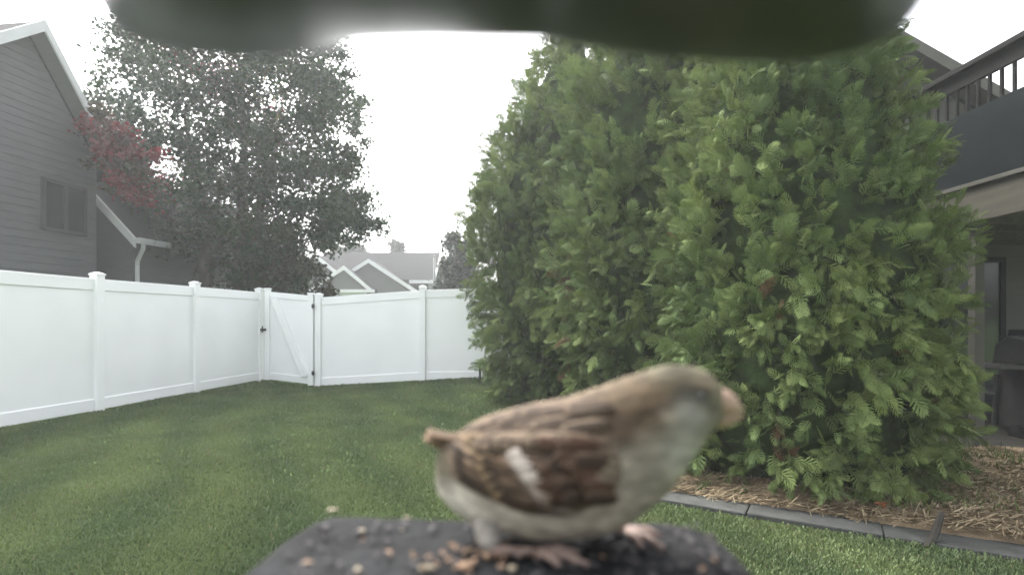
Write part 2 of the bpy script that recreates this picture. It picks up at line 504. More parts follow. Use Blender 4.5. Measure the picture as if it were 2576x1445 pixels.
m = MB(); m.box(-4.12, -4.04, 11.50, 11.53, -.2, 1.6); m.build('gap_shade_strip', M['black_metal'], t)  # black strip added behind the hinge gap, standing in for its shade
m = MB()
wv = Vector((0, 0, 1))
a = i0 + wv * (zi0 + FH - .15) - gn * .013 + gd * .03; b = i1 + wv * (zi1 + .19) - gn * .013 - gd * .05
m.prism([a + gd * .0, a + gd * .15, b + gd * .05 + wv * .02, b + gd * .05 - wv * .02, b - gd * .08 - wv * .02], -gn * .05)
m.build('brace', M['vinyl'], t, bevel=.004)
m = MB(); p = g0 - gd * .012 - gn * .045
m.box(p.x - .05, p.x + .06, p.y - .035, p.y, 1.02, 1.07); m.box(p.x - .012, p.x + .012, p.y - .05, p.y - .036, .99, 1.12)
m.build('latch', M['black_metal'], t, bevel=.003)
for zz in (.22, 1.58):
    m = MB(); p = g1 + gd * .012 - gn * .045
    m.box(p.x - .03, p.x + .028, p.y - .012, p.y, zz + z1, zz + z1 + .07); m.tube([(p.x, p.y - .012, zz + z1 - .02), (p.x, p.y - .012, zz + z1 + .09)], .008)
    m.build('hinge', M['black_metal'], t)

# garden light stake against the hedge
p = PX(1207, 947, 11.0 * .93)
t = thing('garden_light', 'small dark garden light on a stake beside the hedge', 'garden light', (p.x, p.y, gz(p.x, p.y)))
zb = gz(p.x, p.y)
m = MB(); m.tube([(p.x, p.y, zb - .05), (p.x, p.y, zb + .36)], .022, 8); m.build('stake', M['black_metal'], t)
m = MB(); m.tube([(p.x, p.y, zb + .36), (p.x, p.y, zb + .375), (p.x, p.y, zb + .40), (p.x, p.y, zb + .41)], [.05, .11, .10, .02], 12); m.build('lamp_top', M['black_metal'], t)

# ------------------------------------------------------------------ left house
HX0, HS = -10.35, .1362
nrm = Vector((1, -HS, 0)).normalized()
def LP(y, off, z):
    """Point on the left house's side wall line at depth y, off metres out towards the yard."""
    return Vector((HX0 + HS * y, y, 0)) + nrm * off + Vector((0, 0, z))

def siding(pt, lo, hi, z0, z1, course, t, mat, name='siding_board', thick=.018):
    """Lap boards: pt(s, off, z) gives a point; lo(z), hi(z) the span of the wall at a height."""
    z = z0; k = 0
    while z < z1 - .02:
        zt = min(z + course, z1)
        a0, b0, a1, b1 = lo(z), hi(z), lo(zt), hi(zt)
        if b0 - a0 < .05: break
        m = MB()
        m.hexa([pt(a0, 0, z), pt(a0, thick, z), pt(b0, thick, z), pt(b0, 0, z), pt(a1, 0, zt), pt(a1, .003, zt), pt(max(b1, a1 + .01), .003, zt), pt(max(b1, a1 + .01), 0, zt)])
        m.build(name, mat, t)
        z += course; k += 1

def make_left_house():
    t = thing('house', 'tall grey clapboard house with white gable trim behind the left fence', 'house', (-9.5, 10, 0))
    pk = (10.30, 6.74); sl, sr = .80, 1.36
    yl, yr = 7.4, 11.75
    zl = pk[1] - .22 - (pk[0] - yl) * sl; zr = pk[1] - .22 - (yr - pk[0]) * sr
    lo = lambda z: yl if z < zl else pk[0] - (pk[1] - .22 - z) / sl
    hi = lambda z: yr if z < zr else pk[0] + (pk[1] - .22 - z) / sr
    poly = [LP(yl, 0, -.1), LP(yr, 0, -.1), LP(yr, 0, zr), LP(pk[0], 0, pk[1] - .22), LP(yl, 0, zl)]
    m = MB(); m.prism(poly, -nrm * 7); m.build('wall', M['siding'], t)
    siding(lambda s, o, z: LP(s, o + .001, z), lo, hi, 0, pk[1] - .24, .145, t, M['siding'])
    # end wall facing the camera side gets boards too (seen only from further left)
    ov = .36
    for nm, (ya, za), (yb, zb) in (('roof', (yl - .35, zl + .22 - .35 * sl), pk), ('roof', pk, (yr + .3, zr + .22 - .3 * sr))):
        m = MB()
        m.prism([LP(ya, ov, za), LP(yb, ov, zb), LP(yb, ov, zb - .13), LP(ya, ov, za - .13)], -nrm * 7.5)
        r_ = m.build(nm, M['shingle'], t)
        m = MB()
        m.prism([LP(ya, ov + .003, za + .015), LP(yb, ov + .003, zb + .015), LP(yb, ov + .003, zb - .20), LP(ya, ov + .003, za - .20)], nrm * .035)
        m.build('rake_board', M['trim'], r_)
        m = MB()
        m.prism([LP(ya, .02, za - .14), LP(yb, .02, zb - .14), LP(yb, .02, zb - .16), LP(ya, .02, za - .16)], nrm * (ov - .02))
        m.build('soffit', M['siding'], r_)
    # window of two dark sashes
    wy0, wy1, wz0, wz1 = 10.62, 11.42, 3.02, 3.88
    w = None
    m = MB()
    for a, b, c, d in ((wy0 - .07, wy1 + .07, wz1, wz1 + .07), (wy0 - .07, wy1 + .07, wz0 - .07, wz0), (wy0 - .07, wy0, wz0, wz1), (wy1, wy1 + .07, wz0, wz1), ((wy0 + wy1) / 2 - .05, (wy0 + wy1) / 2 + .05, wz0, wz1)):
        m.hexa([LP(a, .02, c), LP(b, .02, c), LP(b, .06, c), LP(a, .06, c), LP(a, .02, d), LP(b, .02, d), LP(b, .06, d), LP(a, .06, d)])
    w = m.build('window', M['window_frame'], t)
    mid = (wy0 + wy1) / 2
    for a, b in ((wy0, mid - .05), (mid + .05, wy1)):
        m = MB()
        m.hexa([LP(a, .02, wz0), LP(b, .02, wz0), LP(b, .035, wz0), LP(a, .035, wz0), LP(a, .02, wz1), LP(b, .02, wz1), LP(b, .035, wz1), LP(a, .035, wz1)])
        m.build('pane', M['glass'], w)
    # lower wing
    ez = 3.02; y0, y1 = 12.3, 19.0; hw = 2.0
    EX = .45
    def WP(y, off, z): return LP(y, off + EX, z)
    poly = [WP(y0 + .3, -.35, -.1), WP(y0 + .3, -.35, ez - .05), WP(y0 + .3, -hw - .1, ez + hw - .4), WP(y0 + .3, -2 * hw, ez - .05), WP(y0 + .3, -2 * hw, -.1)]
    m = MB(); m.prism(poly, WP(y1, 0, 0) - WP(y0 + .3, 0, 0)); m.build('wing_wall', M['siding'], t)
    siding(lambda s, o, z: WP(s, o - .349, z), lambda z: y0 + .3, lambda z: y1, 0, ez - .1, .145, t, M['siding'])
    for sg in (0, 1):
        m = MB()
        e = 0 if sg == 0 else -2 * hw
        q = [WP(y0, e, ez), WP(y0, -hw, ez + hw), WP(y0, -hw, ez + hw - .12), WP(y0, e, ez - .12)]
        m.prism(q, WP(y1 + .2, 0, 0) - WP(y0, 0, 0)); r_ = m.build('wing_roof', M['shingle'], t)
        m = MB(); dv = (WP(y0 - .04, 0, 0) - WP(y0, 0, 0)); st = (WP(y0 - .003, 0, 0) - WP(y0, 0, 0))
        q = [v + st for v in (WP(y0, e, ez + .02), WP(y0, -hw, ez + hw + .02), WP(y0, -hw, ez + hw - .2), WP(y0, e, ez - .2))]
        m.prism(q, dv); m.build('rake_board', M['trim'], r_)
    m = MB()
    m.prism([WP(y0 - .03, .01, ez - .10), WP(y0 - .03, .11, ez - .10), WP(y0 - .03, .13, ez + .02), WP(y0 - .03, .01, ez + .02)], WP(y1, 0, 0) - WP(y0 - .03, 0, 0))
    m.build('gutter', M['trim'], t)
    m = MB(); m.tube([WP(y0 + .12, .06, ez - .10), WP(y0 + .14, .04, ez - .2), WP(y0 + .30, -.24, ez - .45), WP(y0 + .34, -.28, ez - .55), WP(y0 + .34, -.28, 0)], .045, 8)
    m.build('downspout', M['trim'], t)
make_left_house()

# ------------------------------------------------------------------ far house
def make_far_house():
    D = 31.0
    g = lambda px, py, d=D: PX(px, py, d)
    t = thing('house', 'distant grey house with two white trimmed front gables beyond the back fence', 'house', (*g(930, 800).xy, 0))
    zg = 0.0
    def flat(pts, d): return [g(a, b, D) + Vector((0, d, 0)) for a, b in pts]
    def down(px, y_off):
        p = g(px, 800, D); return Vector((p.x, D + y_off, zg))
    # main block and its roof: eave line at py~696, ridge ~634
    xl, xr = g(740, 0).x, g(1062, 0).x
    ez = g(0, 697).z; rz = g(0, 632, D).z + .55
    m = MB(); m.box(xl, xr, D + 2.2, D + 8.0, zg, ez); m.build('wall', M['house_beige'], t)
    xe = g(1052, 0, D + 5).x + .9
    m = MB()
    m.prism([(xl, D + 1.8, ez), (xl, D + 5.1, rz), (xl, D + 5.1, rz - .2), (xl, D + 1.8, ez - .2)], (xr - xl + .35, 0, 0))
    m.prism([(xl, D + 8.4, ez), (xl, D + 5.1, rz), (xl, D + 5.1, rz - .2), (xl, D + 8.4, ez - .2)], (xr - xl + .35, 0, 0))
    rf = m.build('roof', M['shingle'], t)
    m = MB(); m.prism([(xr, D + 2.2, ez), (xr, D + 5.1, rz - .2), (xr, D + 8, ez)], (-.2, 0, 0)); m.build('gable_wall', M['house_beige'], t)
    for ya in (D + 1.8, D + 8.4):
        m = MB(); m.prism([(xr + .36, ya, ez + .03), (xr + .36, D + 5.1, rz + .03), (xr + .36, D + 5.1, rz - .25), (xr + .36, ya, ez - .25)], (.06, 0, 0)); m.build('rake_board', M['trim'], rf)
    m = MB(); m.box(g(1012, 0).x + .05, xr + .34, D + 1.72, D + 1.79, ez - .22, ez - .03); m.build('fascia', M['trim'], rf)
    m = MB(); m.box(xl, g(850, 0).x, D + 1.72, D + 1.79, ez - .22, ez - .03); m.build('fascia', M['trim'], rf)
    def gable(pk, lft, rgt, depth, base_y, name):
        """A front gable: wall triangle, two roof slopes running back, white rakes, a level trim board."""
        P, A, B = (g(*pk), g(*lft), g(*rgt))
        for q in (P, A, B): q.y = base_y
        gb = []
        m = MB()
        m.prism([Vector((A.x + .35, base_y + .15, zg)), Vector((B.x - .35, base_y + .15, zg)), Vector((B.x - .35, base_y + .15, B.z - .1)), P + Vector((0, .15, -.15)), Vector((A.x + .35, base_y + .15, A.z - .1))], (0, depth, 0))
        gw = m.build(name, M['house_beige'], t)
        for E in (A, B):
            m = MB(); m.prism([E, P, P + Vector((0, 0, -.12)), E + Vector((0, 0, -.12))], (0, depth + 1.5, 0)); r_ = m.build('gable_roof', M['shingle'], gw)
            m = MB(); m.prism([E + Vector((0, -.004, .03)), P + Vector((0, -.004, .03)), P + Vector((0, -.004, -.2)), E + Vector((0, -.004, -.2))], (0, -.05, 0)); m.build('rake_board', M['trim'], gw)
        return gw, A, B, P
    gable((922, 650), (776, 743), (1048, 732), 2.6, D + .4, 'gable_front')
    gw, A, B, P = gable((877, 673), (797, 727), (944, 729), 1.2, D - .9, 'gable_front')
    m = MB(); m.box(A.x - .1, B.x + .15, D - 1.0, D - .76, A.z - .22, A.z - .06); m.build('level_trim', M['trim'], gw)
    gable((770, 630), (690, 700), (846, 692), 1.0, D + 1.2, 'gable_front')
    # garage door under the small gable: white frame, dark panes
    x0, x1 = g(817, 0, D - .9).x, g(915, 0, D - .9).x
    zt = g(0, 737, D - .9).z
    m = MB()
    m.box(x0 - .1, x1 + .1, D - .79, D - .753, zt - .1, zt + .05); m.box(x0 - .1, x0, D - .79, D - .753, zg, zt - .1); m.box(x1, x1 + .1, D - .79, D - .753, zg, zt - .1)
    dr = m.build('garage_door_frame', M['trim'], t)
    m = MB(); m.box(x0, x1, D - .765, D - .755, zg, zt - .1); m.build('garage_door', M['glass'], dr)
make_far_house()

# pale pole
p = PX(1093, 640, 24)
t = thing('pole', 'slim pale pole standing beyond the back fence', 'pole', (p.x, p.y, 0))
m = MB(); m.tube([(p.x, 24, 0), (p.x, 24, 2.0), (p.x - .01, 24, p.z - .1)], [.07, .065, .045], 10); m.build('shaft', M['pole'], t, smooth_=True)
m = MB(); m.tube([(p.x - .01, 24, p.z - .1), (p.x - .01, 24, p.z - .04), (p.x - .01, 24, p.z)], [.05, .055, .01], 10); m.build('pole_cap', M['pole'], t)

# ------------------------------------------------------------------ leafy trees
def leaf_cloud(name, centers, radii, per, size, mat, parent, cols, flat=.6, colfun=None, dens=None):
    """Leaf-sized faces gathered in clumps."""
    P, Cc = [], []
    for i, (c, r) in enumerate(zip(centers, radii)):
        n = int(per * (dens[i] if dens is not None else 1))
        q = rng.normal(0, .48, (n, 3)) * np.array([r, r, r * flat]) + np.array(c)
        P.append(q)
        base = colfun(np.array(c)) if colfun else cols[rng.integers(len(cols))]
        Cc.append(np.tile(np.array(base), (n, 1)) * rng.uniform(.7, 1.35, (n, 1)))
    P = np.vstack(P); Cc = np.vstack(Cc); n = len(P)
    a = rng.normal(0, 1, (n, 3)); a[:, 2] *= .6; a /= np.linalg.norm(a, axis=1)[:, None]
    b = rng.normal(0, 1, (n, 3)); b = np.cross(a, b); b /= np.linalg.norm(b, axis=1)[:, None]
    cN = np.cross(a, b)
    s = size * rng.uniform(.6, 1.25, (n, 1))
    V = np.zeros((n, 5, 3))
    V[:, 0] = P - a * s * .5
    V[:, 1] = P - b * s * .42 + cN * s * .1
    V[:, 2] = P - b * s * .16 + a * s * .5
    V[:, 3] = P + b * s * .22 + a * s * .46
    V[:, 4] = P + b * s * .42 - a * s * .02 + cN * s * .1
    return np_mesh(name, V.reshape(-1, 3), np.arange(n * 5).reshape(-1, 5), mat, parent, colors=Cc)

def limb(m, a, b, r0, r1, wob=.12, n=5, sides=7):
    a, b = Vector(a), Vector(b); L = (b - a).length
    pts, rad = [], []
    off = Vector((0, 0, 0))
    for i in range(n + 1):
        tt = i / n
        if 0 < i < n: off = off + Vector((random.gauss(0, 1), random.gauss(0, 1), random.gauss(0, .4))) * wob * L / n
        else: off = off if i == 0 else off * 0
        pts.append(a.lerp(b, tt) + off); rad.append(r0 + (r1 - r0) * tt)
    m.tube(pts, rad, sides)
    return pts

def make_maple():
    D = 14.2
    base = PX(548, 800, D); base.z = 0
    t = thing('maple_tree', 'big dark maple with reddening leaves standing behind the white fence', 'tree', tuple(base))
    m = MB()
    tips = []
    stems = [((-.05, 0), (-2.1, .5, 4.2)), ((.15, -.1), (-.5, -.6, 6.3)), ((.32, .1), (.45, .5, 7.6)), ((.42, -.05), (1.7, -.4, 5.6))]
    for (ox, oy), (tx, ty, tz) in stems:
        a = Vector((base.x + ox, D + oy, -.1)); mid = a + Vector((tx * .22, ty * .25, 1.5)); top = Vector((base.x + tx, D + ty, tz))
        p1 = limb(m, a, mid, .22, .17, .05, 4, 9)
        p2 = limb(m, mid, top, .17, .035, .12, 8, 8)
        tips += p2[2:]
    for p in list(tips):
        for k in range(3):
            d = Vector((random.gauss(0, 1), random.gauss(0, 1), random.uniform(.0, .9))).normalized() * random.uniform(.8, 2.0)
            q = limb(m, p, p + d, .035, .008, .15, 4, 5)
    limb(m, (base.x - .75, D + .1, 3.3), PX(330, 430, 11.0), .05, .018, .16, 8)
    limb(m, PX(330, 430, 11.0), PX(265, 335, 10.9), .02, .006, .15, 5, 5)
    m.build('trunk', M['bark'], t, smooth_=True)
    rows_y = [-70, -30, 20, 60, 150, 250, 330, 400, 480, 540, 580, 620, 680, 730]
    rl = [470, 420, 350, 300, 320, 262, 240, 285, 320, 400, 420, 440, 470, 480]
    rr = [700, 770, 820, 860, 885, 915, 930, 925, 915, 945, 930, 800, 770, 780]
    C, Rr, dens = [], [], []
    tries = 0
    while len(C) < 430 and tries < 20000:
        tries += 1
        py = random.uniform(-70, 730)
        l_, r_ = np.interp(py, rows_y, rl), np.interp(py, rows_y, rr)
        px = random.uniform(l_ + 10, r_ - 10)
        half = (r_ - l_) / 2; cx = (l_ + r_) / 2
        dm = math.sqrt(max(0, 1 - ((px - cx) / half) ** 2)) * half / F * D * .85
        dy = random.uniform(-dm, dm)
        # open airy part left of the middle where the sky shows
        h = math.exp(-(((px - 478) / 48) ** 2 + ((py - 345) / 75) ** 2)) + .7 * math.exp(-(((px - 490) / 60) ** 2 + ((py - 500) / 40) ** 2)) + .8 * math.exp(-(((px - 350) / 50) ** 2 + ((py - 190) / 90) ** 2)) + .5*math.exp(-(((px - 760) / 50) ** 2 + ((py - 180) / 50) ** 2))
        if random.random() < h * .92: continue
        if py > 630 and px < 640 and random.random() < .8: continue
        q = PX(px, py, D); q.y = D + dy; 
        C.append(q); edge = min(px - l_, r_ - px)
        Rr.append(random.uniform(.30, .62) * (0.6 if edge < 45 else 1)); dens.append(Rr[-1] / .5)
    # a layered branch reaching out at the lower right
    for px, py in ((880, 545), (905, 560), (930, 562), (955, 568), (850, 570), (835, 560), (820, 600), (840, 520), (905, 495), (925, 500)):
        C.append(PX(px, py, D - .3)); Rr.append(.3); dens.append(.55)
    for _ in range(44):
        f_ = random.random()
        px_, py_ = 262 + 95 * f_ + random.gauss(0, 20), 330 + 120 * f_ + random.gauss(0, 34)
        C.append(PX(px_, py_, random.uniform(10.4, 11.3))); Rr.append(random.uniform(.16, .27)); dens.append(.42)
    red = [(PX(360, 440, D), .6), (PX(525, 165, D), .62)]
    G = [(.019, .046, .015), (.025, .053, .018), (.032, .054, .016), (.015, .040, .019)]
    def colfun(c):
        if c[1] < 11.5 and c[0] < -6.7 and c[2] < 5.4:
            return random.choice([(.15, .016, .022), (.11, .015, .02), (.08, .03, .022), (.05, .04, .02)])
        for q, r_ in red:
            if math.hypot(c[0] - q.x, c[2] - q.z) < r_ and random.random() < .93:
                return random.choice([(.20, .018, .026), (.15, .018, .024), (.09, .03, .025)])
        if math.hypot(c[0] - PX(650, 190, D).x, c[2] - PX(650, 190, D).z) < .9 and random.random() < .7:
            return (.085, .105, .025)
        return random.choice(G)
    leaf_cloud('crown', C, Rr, 270, .088, M['leaf'], t, G, .75, colfun, dens)
make_maple()

def leafy(name, label, cat, x, y, h, crown_h, rad, n, per, size, cols, group=None, trunk_r=.15, flat=.7, z0=0, taper=0.0, clump=(.22, .4)):
    t = thing(name, label, cat, (x, y, z0), group)
    m = MB()
    limb(m, (x, y, z0 - .1), (x + random.uniform(-.2, .2), y, h * .93), trunk_r, trunk_r * .15, .05, 6)
    for k in range(10):
        zz = h - crown_h * random.uniform(.1, .9); a = random.uniform(0, 6.28)
        rr = rad * .8 * (1 - taper * (zz - (h - crown_h)) / crown_h)
        limb(m, (x, y, zz - .3), (x + math.cos(a) * rr, y + math.sin(a) * rr, zz + .2), trunk_r * .35, .01, .12, 3, 5)
    m.build('trunk', M['bark'], t, smooth_=True)
    C, Rr = [], []
    for i in range(n):
        u = random.uniform(-1, 1); a = random.uniform(0, 6.28); rr = random.random() ** .4
        k = math.sqrt(max(0, 1 - u * u)) if taper < .5 else (1 - (u + 1) / 2 * taper)
        s = 1 + .18 * math.sin(a * 3 + u * 4)
        C.append((x + math.cos(a) * rr * rad * k * s, y + math.sin(a) * rr * rad * k * s, h - crown_h / 2 + u * crown_h / 2))
        Rr.append(rad * random.uniform(*clump))
    leaf_cloud('crown', C, Rr, per, size, M['leaf'], t, cols, flat)
    return t

G1 = [(.016, .028, .014), (.022, .034, .014), (.016, .025, .016)]
OL = [(.034, .037, .016), (.042, .04, .018), (.028, .034, .016)]
FARG = [(.03, .042, .024), (.027, .04, .027), (.036, .045, .024)]
p = PX(735, 700, 13.3); leafy('shrub', 'olive green shrub behind the fence beside the maple trunk', 'shrub', p.x, 13.4, 2.75, 2.4, .75, 55, 90, .09, OL, None, .05)
p = PX(640, 700, 13.6); leafy('shrub', 'dark green shrub at the foot of the maple', 'shrub', p.x, 15.3, 2.9, 2.6, .8, 50, 90, .09, G1, None, .05)
# trees beyond the far house
for px, top, d, rad, lab in ((868, 600, 46, 1.5, 'round grey green tree above the far roof next to the maple crown'), (1000, 609, 47, 1.15, 'small pointed tree rising above the middle of the far roof'), (905, 622, 52, 1.2, 'low tree top just showing over the far roof ridge'), (1077, 655, 50, 1.2, 'distant conifer between the far house and the pale pole')):
    q = PX(px, top, d)
    leafy('tree', lab, 'tree', q.x, d, q.z, min(q.z - 1, 5.5), rad, 60, 60, .32, FARG, 'trees beyond the far house', .15, .8, 0, .75 if 'pointed' in lab or 'conifer' in lab else .2)
q = PX(1140, 600, 21); leafy('tree', 'dark broad tree behind the back fence at the hedge edge', 'tree', q.x + .25, 21, q.z + .2, 3.6, 1.0, 95, 80, .15, G1, None, .12, .7, 0, .55)
q = PX(1085, 690, 38); leafy('tree', 'dark low tree mass behind the pale pole', 'tree', q.x + .6, 38, q.z + .5, 4.0, 1.5, 60, 60, .28, G1, None, .12, .7)

# ------------------------------------------------------------------ arborvitae hedge
def spray_template():
    """A flat fan of scale-leaved branchlets: triangles (k,3,2) in the (u,v) plane, v from 0 to 1."""
    Q = []
    def seg(x0, y0, ang, L, w):
        dx, dy = math.sin(ang), math.cos(ang); px, py = dy, -dx
        Q.append([(x0 - px * w, y0 - py * w), (x0 + px * w, y0 + py * w), (x0 + dx * L, y0 + dy * L)])
    def finger(x0, y0, ang, L, w, teeth):
        dx, dy = math.sin(ang), math.cos(ang); px, py = dy, -dx
        b0 = (x0 - px * w * .5, y0 - py * w * .5); b1 = (x0 + px * w * .5, y0 + py * w * .5)
        m0 = (x0 + dx * L * .6 - px * w, y0 + dy * L * .6 - py * w); m1 = (x0 + dx * L * .6 + px * w, y0 + dy * L * .6 + py * w)
        tp = (x0 + dx * L, y0 + dy * L)
        Q.append([b0, b1, m1]); Q.append([b0, m1, m0]); Q.append([m0, m1, tp])
        for k, sg in teeth:
            cx, cy = x0 + dx * L * k, y0 + dy * L * k
            seg(cx, cy, ang + sg * R(38), L * (.44 - .2 * k), w * 1.1)
    finger(0, 0, 0, 1.0, .036, ((.55, 1), (.72, -1)))
    for i in range(5):
        y = .06 + i * .135
        for sg in (-1, 1):
            ang = R(62 - 9.5 * i)
            L = [.42, .52, .52, .44, .32][i]
            yy = y + (.06 if sg > 0 else 0)
            finger(0, yy, sg * ang, L, .037, ((.45, sg),) if i > 0 else ())
    return np.array(Q)
SPR = spray_template()

def hnoise(p, s, seed):
    r_ = np.random.default_rng(seed)
    out = 0
    for k in range(5):
        d = r_.normal(0, 1, 3); d /= np.linalg.norm(d)
        out = out + np.sin(p @ (d * s * (1 + .35 * k)) + r_.uniform(0, 6.28))
    return out / 5

def radius_profile(u):
    """Radius share along the height (u 0 to 1)."""
    return np.interp(u, [0, .04, .12, .3, .5, .65, .8, .92, 1.0], [.62, .76, .92, 1.0, .96, .84, .6, .3, .05])

def make_arborvitae(spec, label, seed, browns=()):
    cx, cy = spec['c']; h, r0, n, s0 = spec['h'], spec['r'], spec['n'], spec['s']
    t = thing('arborvitae', label, 'arborvitae', (cx, cy, 0), 'tall arborvitae along the bed')
    m = MB()
    limb(m, (cx, cy, -.1), (cx, cy, h * .9), .10, .02, .02, 8, 8)
    for k in range(26):
        z = .15 + k / 26 * h * .8; a = k * 2.4
        rr = r0 * float(radius_profile(z / h)) * .75
        limb(m, (cx, cy, z), (cx + math.cos(a) * rr, cy + math.sin(a) * rr, z + .35), .022, .006, .08, 3, 5)
    m.build('trunk', M['bark'], t, smooth_=True)
    # solid core for the dense inside, its shade put into the dark colour
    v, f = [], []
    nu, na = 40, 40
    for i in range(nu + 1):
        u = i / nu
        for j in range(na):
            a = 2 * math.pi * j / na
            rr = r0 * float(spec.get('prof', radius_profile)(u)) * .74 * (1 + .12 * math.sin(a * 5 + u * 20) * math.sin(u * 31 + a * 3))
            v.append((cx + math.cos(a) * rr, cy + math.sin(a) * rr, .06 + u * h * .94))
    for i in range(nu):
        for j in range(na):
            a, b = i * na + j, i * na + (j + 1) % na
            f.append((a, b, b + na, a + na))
    np_mesh('inner_shade_core', v, f, M['core'], t, smooth_=True)
    # sprays, gathered in ascending plumes
    r_ = np.random.default_rng(seed)
    prof = spec.get('prof', radius_profile)
    per = 13
    m_ = n // per
    u = r_.random(m_ * 3); u = u[r_.random(len(u)) < prof(u) * .95 + .05][:m_]; m_ = len(u); n = m_ * per
    a = r_.uniform(0, 2 * np.pi, m_)
    dirc = np.c_[np.cos(a), np.sin(a), np.zeros(m_)]
    zc = .04 + u * (h - .3)
    Pc0 = dirc * (r0 * prof(u))[:, None] + np.c_[np.zeros(m_), np.zeros(m_), zc]
    lump = hnoise(Pc0 * np.array([1, 1, .6]), 3.2, seed) + .5 * hnoise(Pc0, 8.0, seed + 1)
    rc = np.maximum(r0 * prof(u) * .93 + lump * .13 - r_.random(m_) ** 1.6 * .24 - .10, .02)
    Pc = dirc * rc[:, None]; Pc[:, 0] += cx; Pc[:, 1] += cy; Pc[:, 2] = zc
    upc = np.where(u < .34 + .12 * np.sin(a * 3), r_.normal(-.15, .4, m_), r_.normal(.8, .35, m_)) + 1.4 * (u > .9)
    Ac = dirc * r_.uniform(.6, 1.0, (m_, 1)) + np.c_[r_.normal(0, .25, (m_, 2)), upc]
    Ac /= np.linalg.norm(Ac, axis=1)[:, None]
    Lc = r_.uniform(.18, .42, m_) * (s0 / .17)
    tonec = .42 + .42 * hnoise(Pc0 * np.array([1, 1, .5]), 2.4, seed + 5) + r_.normal(0, .16, m_) + lump * .2
    ci = np.repeat(np.arange(m_), per)
    f_ = np.tile((np.arange(per) + .5) / per, m_)
    dirn = dirc[ci]
    wob = r_.normal(0, 1, (n, 3))
    P = Pc[ci] + Ac[ci] * (f_ * Lc[ci])[:, None] + wob * (.045 * (1.15 - f_))[:, None]
    V = Ac[ci] + r_.normal(0, 1, (n, 3)) * (.62 - .35 * f_)[:, None]
    V /= np.linalg.norm(V, axis=1)[:, None]
    side = np.cross(V, dirn * .8 + r_.normal(0, .6, (n, 3))); side /= np.linalg.norm(side, axis=1)[:, None] + 1e-6
    nn = np.cross(side, V)
    s = s0 * r_.uniform(.6, 1.25, n)
    k = len(SPR)
    q = SPR.reshape(-1, 2)
    bend = (q[:, 1] ** 2) * .28; cup = np.abs(q[:, 0]) ** 1.5 * .35
    drop = r_.uniform(.3, 1.0, n)
    asp = r_.uniform(.5, 1.05, n); shr = r_.normal(0, .22, n)
    qu = q[None, :, 0] * asp[:, None] + shr[:, None] * q[None, :, 1] ** 2
    X = (P[:, None, :] + side[:, None, :] * (qu[:, :, None] * s[:, None, None]) + V[:, None, :] * (q[None, :, 1, None] * s[:, None, None])
         - nn[:, None, :] * ((bend[None, :, None] * drop[:, None, None] + cup[None, :, None]) * s[:, None, None]))
    X[:, :, 2] -= (bend[None, :] * drop[:, None] * s[:, None]) * .6
    X[:, :, 2] = np.maximum(X[:, :, 2], .03)
    tone = np.clip(tonec[ci] + r_.normal(0, .10, n), 0, 1)[:, None]
    C = (1 - tone) * np.array([.084, .126, .050]) + tone * np.array([.172, .214, .076])
    C *= r_.uniform(.82, 1.18, (n, 1))
    dead = r_.random(n) < .0012
    for bx, by, bz, br in browns:
        dead |= (np.linalg.norm(P - np.array([bx, by, bz]), axis=1) < br) & (r_.random(n) < .45)
    C[dead] = np.array([.16, .095, .055]) * r_.uniform(.7, 1.2, (dead.sum(), 1))
    # tips a little yellower than the stems
    tip = SPR[:, 2, 1].clip(0, 1)
    CC = C[:, None, :] * (0.95 + .12 * tip[None, :, None]) * np.array([1.0, 1.0, .95])
    faces = np.arange(n * k * 3).reshape(-1, 3)
    np_mesh('foliage', X.reshape(-1, 3), faces, M['spray'], t, colors=CC.reshape(-1, 3))
b1 = PX(1455, 700, 6.9); b2 = PX(1945, 750, 3.95); b3 = PX(1960, 1105, 3.9); b4 = PX(1420, 920, 7.6); b5 = PX(2250, 790, 4.1)
make_arborvitae(HEDGE[0], 'tall arborvitae furthest along the hedge, next to the back fence', 3, [(b4.x, b4.y, b4.z, .2)])
make_arborvitae(HEDGE[1], 'middle arborvitae of the hedge, brownish along its near side', 17, [(b1.x, b1.y, b1.z, .35), (b1.x, b1.y, b1.z - .35, .22), (b4.x, b4.y, b4.z, .3)])
make_arborvitae(HEDGE[2], 'nearest arborvitae of the hedge, bright green beside the straw bed', 29, [(b2.x, b2.y, b2.z, .12), (b3.x, b3.y, b3.z, .14), (b5.x, b5.y, b5.z, .16)])

